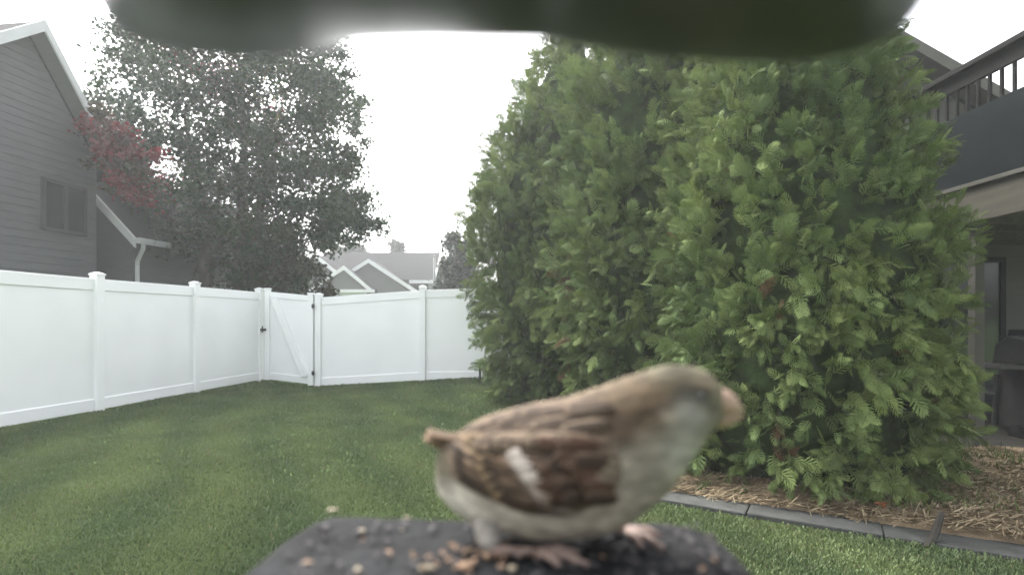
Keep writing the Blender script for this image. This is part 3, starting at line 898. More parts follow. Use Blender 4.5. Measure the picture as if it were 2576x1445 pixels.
# ------------------------------------------------------------------ right house with raised deck
def make_right_house():
    Y = 8.3
    t = thing('house', 'tan house with a gabled roof behind the hedge and raised deck', 'house', (8, Y, 0))
    a, b = PX(2330, 118, Y - .4), PX(2575, 258, Y - .4)
    slope = (a.z - b.z) / (b.x - a.x)
    pkx = 4.9; pkz = a.z + (a.x - pkx) * slope
    xl, xr = 2.4, 11.0
    zl, zr = pkz - (pkx - xl) * slope, pkz - (xr - pkx) * slope
    xl0 = 3.4
    m = MB(); m.prism([(xl0, Y, -.1), (xr - .4, Y, -.1), (xr - .4, Y, zr + .1), (pkx, Y, pkz - .2), (xl0, Y, pkz - .2 - (pkx - xl0) * slope)], (0, 7, 0)); m.build('wall', M['tan_siding'], t)
    zt = lambda x: pkz - .24 - abs(x - pkx) * slope
    siding(lambda s, o, z: Vector((s, Y - .001 - o, z)), lambda z: xl0 if z < zt(xl0) else pkx - (pkz - .24 - z) / slope, lambda z: 10.5 if z < zt(10.5) else pkx + (pkz - .24 - z) / slope, 0, pkz - .3, .18, t, M['tan_siding'])
    for ex, ez in ((2.9, pkz - (pkx - 2.9) * slope), (xr, zr)):
        m = MB(); m.prism([(ex, Y - .4, ez), (pkx, Y - .4, pkz), (pkx, Y - .4, pkz - .12), (ex, Y - .4, ez - .12)], (0, 7.8, 0)); r_ = m.build('roof', M['shingle'], t)
        m = MB(); m.prism([(ex, Y - .403, ez + .015), (pkx, Y - .403, pkz + .015), (pkx, Y - .403, pkz - .16), (ex, Y - .403, ez - .16)], (0, -.03, 0)); m.build('rake_board', M['soffit'], r_)
        m = MB(); m.prism([(ex, Y - .39, ez - .124), (pkx, Y - .39, pkz - .124), (pkx, Y - .39, pkz - .14), (ex, Y - .39, ez - .14)], (0, .36, 0)); m.build('soffit', M['soffit'], r_)
    # patio door under the deck
    m = MB()
    x0, x1, z1 = 5.4, 7.2, 2.1
    m.box(x0 - .08, x0, Y - .07, Y - .02, 0, z1); m.box(x1, x1 + .08, Y - .07, Y - .02, 0, z1); m.box(x0 - .08, x1 + .08, Y - .07, Y - .02, z1, z1 + .08); m.box((x0 + x1) / 2 - .04, (x0 + x1) / 2 + .04, Y - .07, Y - .02, 0, z1)
    d = m.build('patio_door', M['rail'], t)
    for p, q in ((x0, (x0 + x1) / 2 - .04), ((x0 + x1) / 2 + .04, x1)):
        m = MB(); m.box(p, q, Y - .05, Y - .03, .05, z1); m.build('pane', M['glass'], d)

    DX, DZ = 4.30, 2.30
    k = thing('deck', 'raised timber deck with a dark railing in front of the tan house', 'deck', (DX + 1, 5, 0))
    y0, y1 = 2.2, 8.22
    # deck boards
    n = 40
    w = (y1 - y0) / n
    for i in range(n):
        m = MB(); m.box(DX + .05, 8.6, y0 + i * w + .004, y0 + (i + 1) * w - .004, DZ + .20, DZ + .228); m.build('deck_board', M['beam'], k)
    m = MB(); m.box(DX, DX + .045, y0, y1, DZ - .12, DZ + .20); m.build('rim_beam', M['beam'], k, bevel=.006)
    m = MB(); m.box(DX - .03, DX + .10, y0, y1, DZ + .205, DZ + .245); m.build('edge_board', M['soffit'], k, bevel=.005)
    m = MB(); m.box(DX + .05, 8.6, y0, y0 + .045, DZ - .12, DZ + .20); m.build('rim_beam', M['beam'], k)
    for i in range(9):
        y = y0 + .5 + i * .62
        m = MB(); m.box(DX + .05, 8.6, y, y + .045, DZ - .02, DZ + .199); m.build('joist', M['beam'], k)
    RZ = DZ + 1.36
    m = MB(); m.box(DX - .04, DX + .10, y0, y1, RZ - .035, RZ + .02); m.build('handrail', M['rail'], k, bevel=.008)
    m = MB(); m.box(DX + .01, DX + .05, y0, y1, RZ - .17, RZ - .037); m.build('upper_rail', M['rail'], k)
    m = MB(); m.box(DX + .008, DX + .052, y0, y1, DZ + .246, DZ + .93); m.build('screen_panel', M['panel'], k)
    y = y0 + .1
    while y < y1:
        m = MB(); m.box(DX + .018, DX + .042, y, y + .024, DZ + .931, RZ - .171); m.build('baluster', M['rail'], k)
        y += .125
    for py_ in (2.25, 8.1):
        m = MB(); m.box(DX - .045, DX - .002 + .0, py_, py_ + .09, DZ + .25, RZ - .04); m.build('rail_post', M['rail'], k)
    for px_, py_ in ((4.42, 5.32), (4.42, 2.6), (7.8, 2.6)):
        m = MB(); m.box(px_ - .045, px_ + .045, py_ - .045, py_ + .045, 0, DZ - .122); m.build('support_post', M['soffit'], k, bevel=.006)
    m = MB(); m.box(DX + .06, 8.5, 5.27, 5.37, DZ - .12, DZ - .022); m.build('cross_beam', M['beam'], k)
make_right_house()

# patio things in the gloom under the deck
p = PX(2505, 1040, 6.3)
t = thing('patio_chair', 'dark patio chair in the shade under the deck', 'chair', (p.x, 6.3, 0))
cx, cy = p.x + .1, 6.4
m = MB(); m.box(cx - .25, cx + .25, cy - .25, cy + .25, .42, .46); m.build('seat', M['steel'], t, bevel=.015)
m = MB(); m.hexa([(cx + .20, cy - .25, .46), (cx + .25, cy - .25, .46), (cx + .25, cy + .25, .46), (cx + .20, cy + .25, .46), (cx + .33, cy - .23, 1.15), (cx + .37, cy - .23, 1.15), (cx + .37, cy + .23, 1.15), (cx + .33, cy + .23, 1.15)]); m.build('backrest', M['steel'], t, bevel=.01)
for sx in (-1, 1):
    for sy in (-1, 1):
        m = MB(); m.tube([(cx + sx * .27, cy + sy * .25, 0), (cx + sx * .22, cy + sy * .22, .42)], .018); m.build('leg', M['steel'], t)
for sy in (-1, 1):
    m = MB(); m.tube([(cx - .24, cy + sy * .26, .44), (cx - .26, cy + sy * .27, .66), (cx + .05, cy + sy * .27, .68), (cx + .26, cy + sy * .255, .70)], .018); m.build('armrest', M['steel'], t)
p = PX(2600, 1000, 5.9)
t = thing('grill', 'black covered grill standing under the deck at the picture edge', 'grill', (p.x, 5.9, 0))
cx, cy = p.x + .15, 5.9
m = MB(); m.box(cx - .32, cx + .32, cy - .26, cy + .26, .1, .78); m.build('cabinet', M['steel'], t, bevel=.02)
m = MB(); m.prism([(cx - .36, cy - .28, .79), (cx - .36, cy + .28, .79), (cx - .36, cy + .24, 1.0), (cx - .36, cy + .08, 1.1), (cx - .36, cy - .12, 1.08), (cx - .36, cy - .26, .95)], (.72, 0, 0)); m.build('lid', M['steel'], t, bevel=.02)
for sx in (-1, 1):
    m = MB(); m.box(cx + sx * .52 - .155, cx + sx * .52 + .155, cy - .2, cy + .2, .76, .80); m.build('side_shelf', M['steel'], t)
    m = MB(); m.tube([(cx + sx * .3, cy, .08), (cx + sx * .36, cy, .08)], .08, 14); m.build('wheel', M['black_metal'], t)

# leaning stake at the edging
a, b = PX(2332, 1378, 3.1), PX(2368, 1288, 3.2)
m = MB(); a.z = .0
m.tube([a, a.lerp(b, .5) + Vector((.006, 0, .0)), b], [.024, .022, .017], 7)
o = m.build('wooden_stake', M['stake']); tag(o, 'short dark wooden stake leaning at the edge of the straw bed', 'stake')

# reddish fallen leaves by the edging
for i, (px, py, d, lab) in enumerate(((1692, 1222, 4.15, 'dark red fallen leaf beside the concrete edging under the hedge'), (2215, 1300, 3.6, 'brown fallen leaf lying on the straw beside the hedge foot'))):
    c = PX(px, py, d); c.z = .085
    m = MB(); n = 10; rad = [.055, .03, .05, .028, .06, .03, .05, .03, .045, .025]
    m.v = [(c.x + rad[k] * math.cos(k * .628 + i), c.y + rad[k] * .8 * math.sin(k * .628 + i), c.z + .018 * math.sin(k * 1.9)) for k in range(n)] + [(c.x, c.y, c.z + .02)]
    m.f = [(k, (k + 1) % n, n) for k in range(n)]
    o = m.build('fallen_leaf', M['redleaf']); md = o.modifiers.new('s', 'SOLIDIFY'); md.thickness = .002
    tag(o, lab, 'leaf')

# ------------------------------------------------------------------ bird feeder that carries the viewpoint
def make_feeder():
    t = thing('bird_feeder', 'dark bird feeder with an overhanging hood above and a grey seed tray below', 'bird feeder', (0, -.06, 0))
    # hood: underside sweeps up towards a scalloped lip
    ox = [110, 160, 200, 236, 280, 335, 440, 600, 750, 860, 905, 1100, 1362, 1430, 1600, 1850, 2040, 2180, 2275, 2330, 2366, 2406, 2460]
    oy = [-360, -200, -85, 0, 66, 104, 134, 150, 138, 112, 102, 97, 98, 112, 138, 160, 158, 128, 70, 0, -85, -200, -360]
    DL = .12
    nx, ny = 110, 26
    pxs = np.linspace(110, 2460, nx)
    # smooth outline
    lip = np.interp(pxs, ox, oy)
    for _ in range(2): lip[1:-1] = (lip[:-2] + 2 * lip[1:-1] + lip[2:]) / 4
    X = (pxs - 1287.5) / F * DL; Z = CAM_H + (800 - lip) / F * DL
    ds = np.linspace(-.05, DL, ny)
    v, f = [], []
    for j, d in enumerate(ds):
        for i in range(nx):
            e = max(0, (d - .058) / (DL - .058))
            v.append((X[i] * max(.48, d / DL), d, Z[i] - .0128 * (1 - e * e)))
    nb = len(v)
    zt = CAM_H + .108
    for j, d in enumerate(ds):
        for i in range(nx):
            s = abs(X[i]) / .102
            e = max(0, (d - .09) / (DL - .09))
            top = zt + .012 * (1 - s * s) - .004 * e * e
            v.append((X[i] * max(.48, d / DL), d, max(top, Z[i] + .004)))
    ix = lambda j, i, b=0: b + j * nx + i
    for j in range(ny - 1):
        for i in range(nx - 1):
            f.append((ix(j, i), ix(j + 1, i), ix(j + 1, i + 1), ix(j, i + 1)))
            f.append((ix(j, i, nb), ix(j, i + 1, nb), ix(j + 1, i + 1, nb), ix(j + 1, i, nb)))
    for i in range(nx - 1):
        f.append((ix(ny - 1, i), ix(ny - 1, i, nb), ix(ny - 1, i + 1, nb), ix(ny - 1, i + 1)))
        f.append((ix(0, i), ix(0, i + 1), ix(0, i + 1, nb), ix(0, i, nb)))
    for j in range(ny - 1):
        f.append((ix(j, 0), ix(j, 0, nb), ix(j + 1, 0, nb), ix(j + 1, 0)))
        f.append((ix(j, nx - 1), ix(j + 1, nx - 1), ix(j + 1, nx - 1, nb), ix(j, nx - 1, nb)))
    np_mesh('hood', v, f, M['hood'], t, smooth_=True)
    # housing behind the lens
    m = MB(); m.box(-.048, .048, -.115, -.052, CAM_H - .09, CAM_H + .085); m.build('housing', M['hood'], t, bevel=.01)
    m = MB(); m.tube([(0, -.052, CAM_H), (0, -.03, CAM_H)], .018, 20); m.build('lens_barrel', M['hood'], t)
    # tray
    zt = CAM_H - .10
    out = [(-.095, -.115), (-.108, -.05), (-.110, .10), (-.1085, .20), (-.107, .222), (-.1045, .258), (-.099, .282), (-.093, .2895), (-.06, .287), (-.026, .2835), (.02, .283), (.06, .281), (.080, .279), (.0915, .272), (.097, .247), (.0965, .218), (.098, .10), (.095, -.05), (.085, -.115)]
    m = MB()
    ring = [(a, b, zt) for a, b in out]
    # gridded top for relief: rings shrinking to a centre line
    rings = 26
    c = Vector((-.004, .1))
    vv, ff = [], []
    nseg = 140
    P = np.array(out + [out[0]]); seg = np.r_[0, np.cumsum(np.linalg.norm(np.diff(P, axis=0), axis=1))]
    tt = np.linspace(0, seg[-1], nseg, endpoint=False)
    ex, ey = np.interp(tt, seg, P[:, 0]), np.interp(tt, seg, P[:, 1])
    for r_ in range(rings):
        s = 1 - r_ / rings
        for k in range(nseg):
            x = c.x + (ex[k] - c.x) * s; y = c.y + (ey[k] - c.y) * s
            lumpy = .0016 * math.sin(x * 310 + 2 * math.sin(y * 190)) * math.sin(y * 270 + 1.7 * math.sin(x * 150)) * (1.2 if x > .03 else .12)
            edge = -.003 * max(0, (s - .955) / .045) ** 2
            vv.append((x, y, zt + (lumpy if s < .99 else 0) + edge))
    vv.append((c.x, c.y, zt)); ci = len(vv) - 1
    for r_ in range(rings - 1):
        for k in range(nseg):
            a, b = r_ * nseg + k, r_ * nseg + (k + 1) % nseg
            ff.append((a, b, b + nseg, a + nseg))
    quads = list(ff)
    lo = len(vv)
    for k in range(nseg): vv.append((ex[k], ey[k], zt - .014))
    for k in range(nseg):
        k2 = (k + 1) % nseg
        quads.append((k2, k, lo + k, lo + k2))
    me = bpy.data.meshes.new('tray')
    last = (rings - 1) * nseg
    tris = [(last + k, last + (k + 1) % nseg, ci) for k in range(nseg)]
    me.from_pydata(vv, [], quads + tris + [tuple(lo + k for k in range(nseg))])
    me.polygons.foreach_set('use_smooth', [True] * len(me.polygons))
    me.update()
    link('tray', me, M['tray'], t)
    m = MB(); m.box(-.05, .05, -.11, -.06, zt - .03, zt - .0145); m.build('bracket', M['hood'], t)
    m = MB(); m.tube([(0, -.085, -.1), (0, -.085, zt - .03)], .016, 14); m.build('pole', M['black_metal'], t, smooth_=True)
    return zt
TZ = make_feeder()

def seed_mesh(L, w, h):
    m = MB(); n, k = 8, 8
    pts = [(-L + 2 * L * i / n) for i in range(n + 1)]
    for i, x in enumerate(pts):
        s = max(.05, 1 - (x / L) ** 2) ** .7 * (1 - .42 * x / L)
        for j in range(k):
            a = 2 * math.pi * j / k
            m.v.append((x, math.cos(a) * w * s, math.sin(a) * h * s))
    for i in range(n):
        for j in range(k):
            a, b = i * k + j, i * k + (j + 1) % k
            m.f.append((a, b, b + k, a + k))
    m.f.append(tuple(range(k))[::-1]); m.f.append(tuple(n * k + j for j in range(k)))
    return m
def tray_pt(px, py):
    d = .10 * F / (py - 800)
    return (px - 1287.5) / F * d, d
SEEDS = [
    (838, 1287, .0036, .0017, .3, 'seed', 'cream seed lying at the far left corner of the feeder tray'),
    (910, 1342, .0027, .0020, 1.2, 'seed', 'cream seed lying on the left part of the tray, away from the edge'),
    (1025, 1305, .0024, .0011, .1, 'seed', 'small pale seed at the far edge of the tray left of the sparrow'),
    (1012, 1335, .0011, .0008, .5, 'seed', 'tiny pale crumb on the tray left of the sparrow'),
    (1075, 1437, .0042, .0022, .2, 'seed', 'white seed shell at the front of the tray, leftmost of the front pieces'),
    (1175, 1432, .0046, .0026, .6, 'chaff', 'tan seed shell at the front of the tray beside the white shell'),
    (1290, 1436, .0028, .0020, 1.0, 'seed', 'pale seed at the front of the tray below the pink foot'),
    (1225, 1405, .0040, .0022, 2.3, 'chaff', 'brown chaff flake on the tray below the sparrow thigh'),
    (900, 1438, .0024, .0016, 1.9, 'seed', 'pale seed near the front left of the tray'),
]
for px, py, L, w, a, mt, lab in SEEDS:
    x, y = tray_pt(px, py)
    L *= .85; w *= .85; m = seed_mesh(L, w, w * .6)
    o = m.build('seed' if mt == 'seed' else 'seed_shell', M[mt], None, smooth_=True)
    o.location = (x, y, TZ + w * .7 + .0003); o.rotation_euler = (0, 0, a)
    tag(o, lab, 'seed' if mt == 'seed' else 'seed shell', 'seeds on the feeder tray')
# dark husks littering the tray
m = MB()
for i in range(260):
    x = random.choice([random.uniform(.02, .09), random.uniform(-.095, .09)]); y = random.uniform(.15, .272)
    s = seed_mesh(random.uniform(.0012, .003), random.uniform(.0007, .0014), .0006)
    a = random.uniform(0, 6.28); ca, sa = math.cos(a), math.sin(a); o0 = len(m.v)
    tl = random.gauss(0, .3)
    m.v += [(x + vx * ca - vy * sa, y + vx * sa + vy * ca, TZ + .0022 + vz + vx * tl) for vx, vy, vz in s.v]
    m.f += [tuple(o0 + q for q in fc) for fc in s.f]
o = m.build('seed_husks', M['husk'], None, smooth_=True); tag(o, 'dark broken seed husks littering the grey tray', 'husks', kind='stuff')

m = MB()
for i in range(46):
    x, y = tray_pt(random.gauss(1190, 95), random.gauss(1418, 22)) if i < 38 else tray_pt(random.uniform(700, 1800), random.uniform(1320, 1445))
    L_ = random.uniform(.0012, .0034); W_ = L_ * random.uniform(.3, .6); a = random.uniform(0, 6.28); o0 = len(m.v)
    for k in range(6):
        t_ = k * 1.047; r_ = random.uniform(.7, 1.1)
        vx, vy = math.cos(t_) * L_ * r_, math.sin(t_) * W_ * r_
        m.v.append((x + vx * math.cos(a) - vy * math.sin(a), y + vx * math.sin(a) + vy * math.cos(a), TZ + .0020 + random.uniform(0, .0014)))
    m.v.append((x, y, TZ + .0036))
    m.f += [(o0 + k, o0 + (k + 1) % 6, o0 + 6) for k in range(6)]
o = m.build('seed_chaff', M['chaff']); tag(o, 'brown and tan seed chaff scattered below the sparrow', 'chaff', kind='stuff')

# ------------------------------------------------------------------ sparrow on the tray
def make_bird():
    d0 = .243
    dep = lambda px: d0 + .016 * (1450 - px) / 400
    yaw = math.atan2(.016, 400 / F * d0)
    N = Vector((math.sin(yaw), math.cos(yaw), 0))          # across the body, away from the viewer
    U = lambda px: dep(px) / F
    t = thing('sparrow', 'brown and grey sparrow facing right on the feeder tray', 'bird', (PX(1420, 800, d0).x, d0, TZ))
    st = [1098, 1105, 1150, 1200, 1300, 1400, 1500, 1580, 1650, 1700, 1750, 1785, 1812, 1826]
    tp = [1160, 1128, 1088, 1052, 1022, 1003, 976, 944, 922, 916, 921, 938, 966, 992]
    bt = [1215, 1246, 1286, 1318, 1344, 1352, 1345, 1316, 1268, 1216, 1140, 1086, 1062, 1046]
    hd = [8, 24, 62, 90, 124, 140, 140, 128, 110, 97, 82, 64, 42, 22]
    s = np.linspace(0, len(st) - 1, 150); ii = np.arange(len(st))
    def sm(a):
        r_ = np.interp(s, ii, a)
        for _ in range(22): r_[1:-1] = (r_[:-2] + 2 * r_[1:-1] + r_[2:]) / 4
        return r_
    px, top, bot, hh = sm(st), sm(tp), sm(bt), sm(hd)
    nr = 72
    base = [
        # (px, py, rx, ry, angle deg, colour, strength)
        (1330, 1290, 330, 120, 0, (.40, .345, .265), 1.0),      # grey buff belly
        (1150, 1240, 120, 60, 30, (.50, .47, .38), .9),       # pale undertail
        (1600, 1190, 120, 110, 0, (.42, .36, .275), .9),       # breast
        (1480, 1240, 90, 70, 0, (.40, .32, .24), .6),
        (1400, 1040, 330, 75, -12, (.21, .125, .08), 1.0),     # back
        (1250, 1110, 120, 70, 0, (.20, .12, .07), .9),
        (1350, 1035, 90, 14, -8, (.36, .26, .18), .8),
        (1300, 1075, 110, 12, -6, (.06, .045, .035), .7),
        (1450, 1060, 80, 12, -14, (.07, .05, .035), .7),
        (1480, 1020, 70, 12, -14, (.34, .25, .18), .5),
        (1640, 985, 170, 75, -10, (.20, .125, .068), 1.0),     # nape and crown
        (1700, 935, 90, 28, 0, (.15, .125, .08), .9),
        (1660, 1010, 70, 14, -18, (.10, .06, .04), .7),
        (1560, 1060, 55, 45, 0, (.15, .085, .055), .8),
        (1745, 988, 66, 24, 12, (.035, .034, .026), .95),       # eye stripe
        (1735, 1040, 52, 55, -30, (.40, .39, .32), 1.0),       # cheek
        (1680, 1035, 24, 14, 20, (.55, .47, .33), .7),
        (1715, 1130, 55, 60, -50, (.44, .43, .36), .9),        # throat
        (1640, 1150, 40, 45, 0, (.32, .28, .22), .6),
        (1800, 985, 22, 40, 0, (.22, .18, .10), .7),
        (1130, 1170, 50, 40, 0, (.17, .13, .08), .9),
    ]
    def colour(x, y, layers, ground):
        c = np.tile(np.array(ground, float), (len(x), 1))
        for bx, by, rx, ry, an, cc, k in layers:
            ca, sa = math.cos(R(an)), math.sin(R(an))
            u = ((x - bx) * ca + (y - by) * sa) / rx; w = (-(x - bx) * sa + (y - by) * ca) / ry
            g_ = np.exp(-(u * u + w * w) ** 1.5) * k
            c = c * (1 - g_[:, None]) + np.array(cc) * g_[:, None]
        return c
    def dull(L, k, d=.3):
        out_ = []
        for a_ in L:
            c_ = np.array(a_[5]); g_ = c_.mean(); kk = k(a_) if callable(k) else k
            out_.append((*a_[:5], tuple((c_ * (1 - d) + g_ * d) * kk * (np.array([.98, 1.03, .97]) if c_[0] < .25 else np.array([1.02, 1.0, .98]))), a_[6]))
        return out_
    base = dull(base, lambda a_: .46 if a_[1] < 1130 else (.62 if a_[1] < 1200 else .95))  # upper plumage scaled darker than the belly to offset light from above
    V, Q = [], []
    for i in range(len(px)):
        d = dep(px[i]); c = PX(px[i], (top[i] + bot[i]) / 2, d); h = (bot[i] - top[i]) / 2 * U(px[i]); w = hh[i] * U(px[i])
        for j in range(nr):
            a = 2 * math.pi * j / nr
            fl = 1 + .012 * math.sin(a * 9 + i * .7) * math.sin(i * .45)
            # narrower above than below
            k = .86 + .14 * (1 - math.cos(a)) / 2 if True else 1
            V.append(tuple(c + Vector((0, 0, 1)) * h * math.cos(a) * fl + N * w * math.sin(a) * fl * k))
            Q.append((px[i], (top[i] + bot[i]) / 2 - (bot[i] - top[i]) / 2 * math.cos(a)))
    V0 = len(V)
    faces = [(i * nr + j, i * nr + (j + 1) % nr, (i + 1) * nr + (j + 1) % nr, (i + 1) * nr + j) for i in range(len(px) - 1) for j in range(nr)]
    Q = np.array(Q); fc = np.array(faces); mid = Q[fc].mean(axis=1)
    col = colour(mid[:, 0], mid[:, 1], base, (.13, .115, .085))
    # light streaking of the brown back
    bk = np.clip((1110 - mid[:, 1]) / 60, 0, 1) * np.clip((1560 - mid[:, 0]) / 60, 0, 1)
    stk = .5 + .95 * (np.sin(mid[:, 1] * .22 + mid[:, 0] * .05 + np.sin(mid[:, 0] * .03) * 2) > .1)
    col *= (1 - bk * .8 + bk * .8 * stk)[:, None]
    q3 = np.c_[mid / 26.0, np.repeat(0, len(mid))]
    col *= (1 + .30 * hnoise(q3, 1.0, 41) + .22 * hnoise(q3, 2.6, 42))[:, None]
    body = np_mesh('body', V, faces, M['plumage'], t, colors=col, smooth_=True)
    # wings: curved shells lying on the flanks
    def flank(x, y, sgn, off):
        T_, B_, H_ = np.interp(x, px, top), np.interp(x, px, bot), np.interp(x, px, hh)
        cy = (T_ + B_) / 2; h = (B_ - T_) / 2
        q = min(.995, abs(y - cy) / h) * (1 if y > cy else -1)
        sn = math.sqrt(1 - q * q) * (.86 + .14 * (1 + q) / 2)
        d = dep(x)
        return PX(x, y, d) + N * sgn * (H_ * U(x) * sn + off)
    wl = [
        (1250, 1120, 90, 60, 10, (.25, .155, .09), .9),
        (1270, 1200, 60, 26, 35, (.12, .085, .06), .8),
        (1370, 1240, 120, 24, 8, (.15, .10, .075), .7),
        (1430, 1080, 120, 26, 15, (.13, .085, .06), .8),
        (1380, 1060, 60, 10, 12, (.055, .045, .038), .8),
        (1440, 1110, 60, 12, 22, (.36, .26, .19), .6),
        (1430, 1125, 60, 14, 15, (.06, .045, .035), .9),
        (1475, 1160, 66, 24, 5, (.20, .085, .055), .95),
        (1470, 1135, 50, 10, 10, (.07, .045, .03), .8),
        (1352, 1150, 66, 20, 50, (.62, .55, .48), .95),
        (1425, 1218, 60, 26, 44, (.42, .33, .27), .9),
        (1318, 1108, 24, 20, 45, (.72, .67, .6), .8),
        (1500, 1215, 70, 34, 0, (.29, .20, .12), .8),
        (1310, 1215, 40, 12, 40, (.32, .24, .17), .5),
        (1540, 1170, 40, 60, 0, (.31, .25, .18), .7),
        (1205, 1090, 26, 50, -10, (.34, .24, .14), .9),
    ]
    wl = dull(wl, lambda a_: .62 if a_[5][0] > .45 else .5, .25)
    for sgn in (-1, 1):
        nu, nv = 70, 40
        WV, WQ = [], []
        for i in range(nu):
            u = i / (nu - 1); x = 1150 + u * 415
            up = np.interp(x, [1150, 1200, 1300, 1450, 1530, 1565], [1078, 1072, 1060, 1052, 1080, 1130])
            lw = np.interp(x, [1150, 1200, 1260, 1340, 1440, 1520, 1565], [1100, 1170, 1222, 1250, 1258, 1225, 1170])
            for j in range(nv):
                w_ = j / (nv - 1); y = up + (lw - up) * w_
                e = min(1, min(w_, 1 - w_) * 6, min(u, 1 - u) * 8 + .05)
                rid = .0006 * math.sin(w_ * 30 + u * 3) * (1 - u)
                yy = min(max(y, np.interp(x, px, top) + 6), np.interp(x, px, bot) - 6)
                WV.append(tuple(flank(x, yy, sgn, -.0006 + .0026 * e ** .6 + rid * e))); WQ.append((x, y))
        wf = [(i * nv + j, (i + 1) * nv + j, (i + 1) * nv + j + 1, i * nv + j + 1) for i in range(nu - 1) for j in range(nv - 1)]
        WQ = np.array(WQ); wf = np.array(wf); mm = WQ[wf].mean(axis=1)
        wc = colour(mm[:, 0], mm[:, 1], wl, (.085, .06, .042))
        wc *= (.68 + .6 * (np.sin(mm[:, 1] * .3 - mm[:, 0] * .1) > 0))[:, None]
        wo = np_mesh('wing', WV, wf, M['plumage'], t, colors=wc, smooth_=True)
        md = wo.modifiers.new('s', 'SOLIDIFY'); md.thickness = .0012; md.offset = 0
    # layered feathers on wings and mantle, dark centred with buff edges
        def feather(x0, y0, x1, y1, wd, lift, cc, ec, tipc=None):
            nl, nw = 9, 7; FV = []; FC = []
            dx, dy = x1 - x0, y1 - y0; L = math.hypot(dx, dy); tx, ty = -dy / L, dx / L
            for i in range(nl):
                f1 = i / (nl - 1); hw = wd / 2 * (math.sin(math.pi * min(1, .18 + f1 * .62)) if f1 < .75 else math.sqrt(max(.02, 1 - ((f1 - .72) / .29) ** 2)) * .95)
                for j in range(nw):
                    q = -1 + 2 * j / (nw - 1)
                    x = x0 + dx * f1 + tx * hw * q; y = y0 + dy * f1 + ty * hw * q
                    yy = min(max(y, np.interp(x, px, top) + 4), np.interp(x, px, bot) - 6)
                    FV.append(tuple(flank(x, yy, sgn, lift * (.5 + .8 * f1) - .0004 * abs(q) ** 2 + .0002 * math.sin(j * 2.1 + i))))
            for i in range(nl - 1):
                for j in range(nw - 1):
                    e_ = abs(-1 + 2 * (j + .5) / (nw - 1)); f1 = (i + .5) / (nl - 1)
                    k_ = min(1, max(0, (e_ - .45) / .4)) if f1 < .85 else 1
                    c_ = np.array(cc) * (1 - k_) + np.array(ec) * k_
                    if tipc is not None and f1 > .62: c_ = np.array(tipc) * (.75 + .4 * random.random())
                    FC.append(c_ * random.uniform(.9, 1.1))
            ff = [(i * nw + j, (i + 1) * nw + j, (i + 1) * nw + j + 1, i * nw + j + 1) for i in range(nl - 1) for j in range(nw - 1)]
            fo = np_mesh('feather', FV, ff, M['plumage'], wo, colors=np.array(FC), smooth_=True)
            md = fo.modifiers.new('s', 'SOLIDIFY'); md.thickness = .0003
        jt = lambda v: random.uniform(-v, v)
        DK, BF, RF = (.030, .023, .019), (.115, .083, .055), (.062, .036, .026)
        for k in range(6): feather(1360 + jt(6), 1240 - 11 * k, 1158 - 7 * k + jt(6), 1168 - 14 * k, 30, .0014 + .0002 * k, DK, (.10, .075, .055))
        for k in range(7): feather(1400 - 13 * k, 1228 - 17 * k, 1275 - 13 * k + jt(8), 1206 - 20 * k, 34, .0026, (.036, .027, .021), (.12, .085, .052))
        for k in range(6): feather(1500 - 26 * k, 1078 + jt(5), 1340 - 26 * k, 1092 + 3 * k + jt(6), 38, .0028, DK, (.10, .075, .054))
        for k in range(7): feather(1458 - 12 * k, 1222 - 16 * k, 1378 - 12 * k + jt(7), 1206 - 16 * k + jt(3), 32, .0034, (.05, .034, .026), (.09, .065, .05), (.40, .355, .31) if k > 2 else (.27, .225, .19) if k > 0 else (.16, .125, .10))
        for r0_ in range(3):
            for k in range(6): ax, ay = jt(16), jt(12); feather(1545 - 34 * r0_ - 6 * k + ax, 1205 - 22 * k + 6 * r0_ + ay, 1470 - 34 * r0_ - 6 * k + ax + jt(10), 1192 - 22 * k + 6 * r0_ + ay + jt(9), 36 + jt(7), .0040 - .0003 * r0_, RF if random.random() < .6 else (.042, .03, .023), (.075, .052, .038))
        for r0_ in range(3):
            for k in range(6): ax, ay = jt(22), jt(9); feather(1560 - 52 * k - 18 * r0_ + ax, 1000 + 9 * k + 20 * r0_ + ay, 1440 - 52 * k - 18 * r0_ + ax + jt(14), 1018 + 9 * k + 20 * r0_ + ay + jt(9), 27 + jt(6), .0012 + .0002 * r0_, (.045, .034, .026), random.choice([(.095, .07, .05), (.12, .092, .068), (.075, .055, .04)]))
    # tail feathers: a short fan pointing back and away
    for k in range(6):
        o_ = (k - 2.5) * 7
        a = PX(1205, 1082 + k * 8, dep(1200)) + N * o_ * U(1200) * 1.1
        b = PX(1072 + 9 * abs(k - 2), 1072 + k * 13, dep(1080) + .004) + N * o_ * U(1100) * 2.0
        wd = .0042; upv = Vector((0, 0, 1)); sd = (b - a).normalized().cross(upv).normalized()
        WV = []; nseg = 10
        for i in range(nseg):
            f_ = i / (nseg - 1); c = a.lerp(b, f_) + Vector((0, 0, -.002 * math.sin(f_ * 3) + .0003 * k))
            w_ = wd * (1 if f_ < .8 else math.sqrt(max(.05, 1 - ((f_ - .8) / .2) ** 2)))
            for q in (-1, -.6, 0, .6, 1):
                WV.append(tuple(c + sd * w_ * q + Vector((0, 0, .0007 * (1 - q * q) + -.0015 * abs(q)))))
        tf = np.array([(i * 5 + j, (i + 1) * 5 + j, (i + 1) * 5 + j + 1, i * 5 + j + 1) for i in range(nseg - 1) for j in range(4)])
        tc = np.array([(.16, .11, .075) if (q % 4) in (0, 3) else (.075, .055, .038) for q in range(len(tf))])
        fo = np_mesh('tail_feather', WV, tf, M['plumage'], t, colors=tc, smooth_=True)
        md = fo.modifiers.new('s', 'SOLIDIFY'); md.thickness = .0006
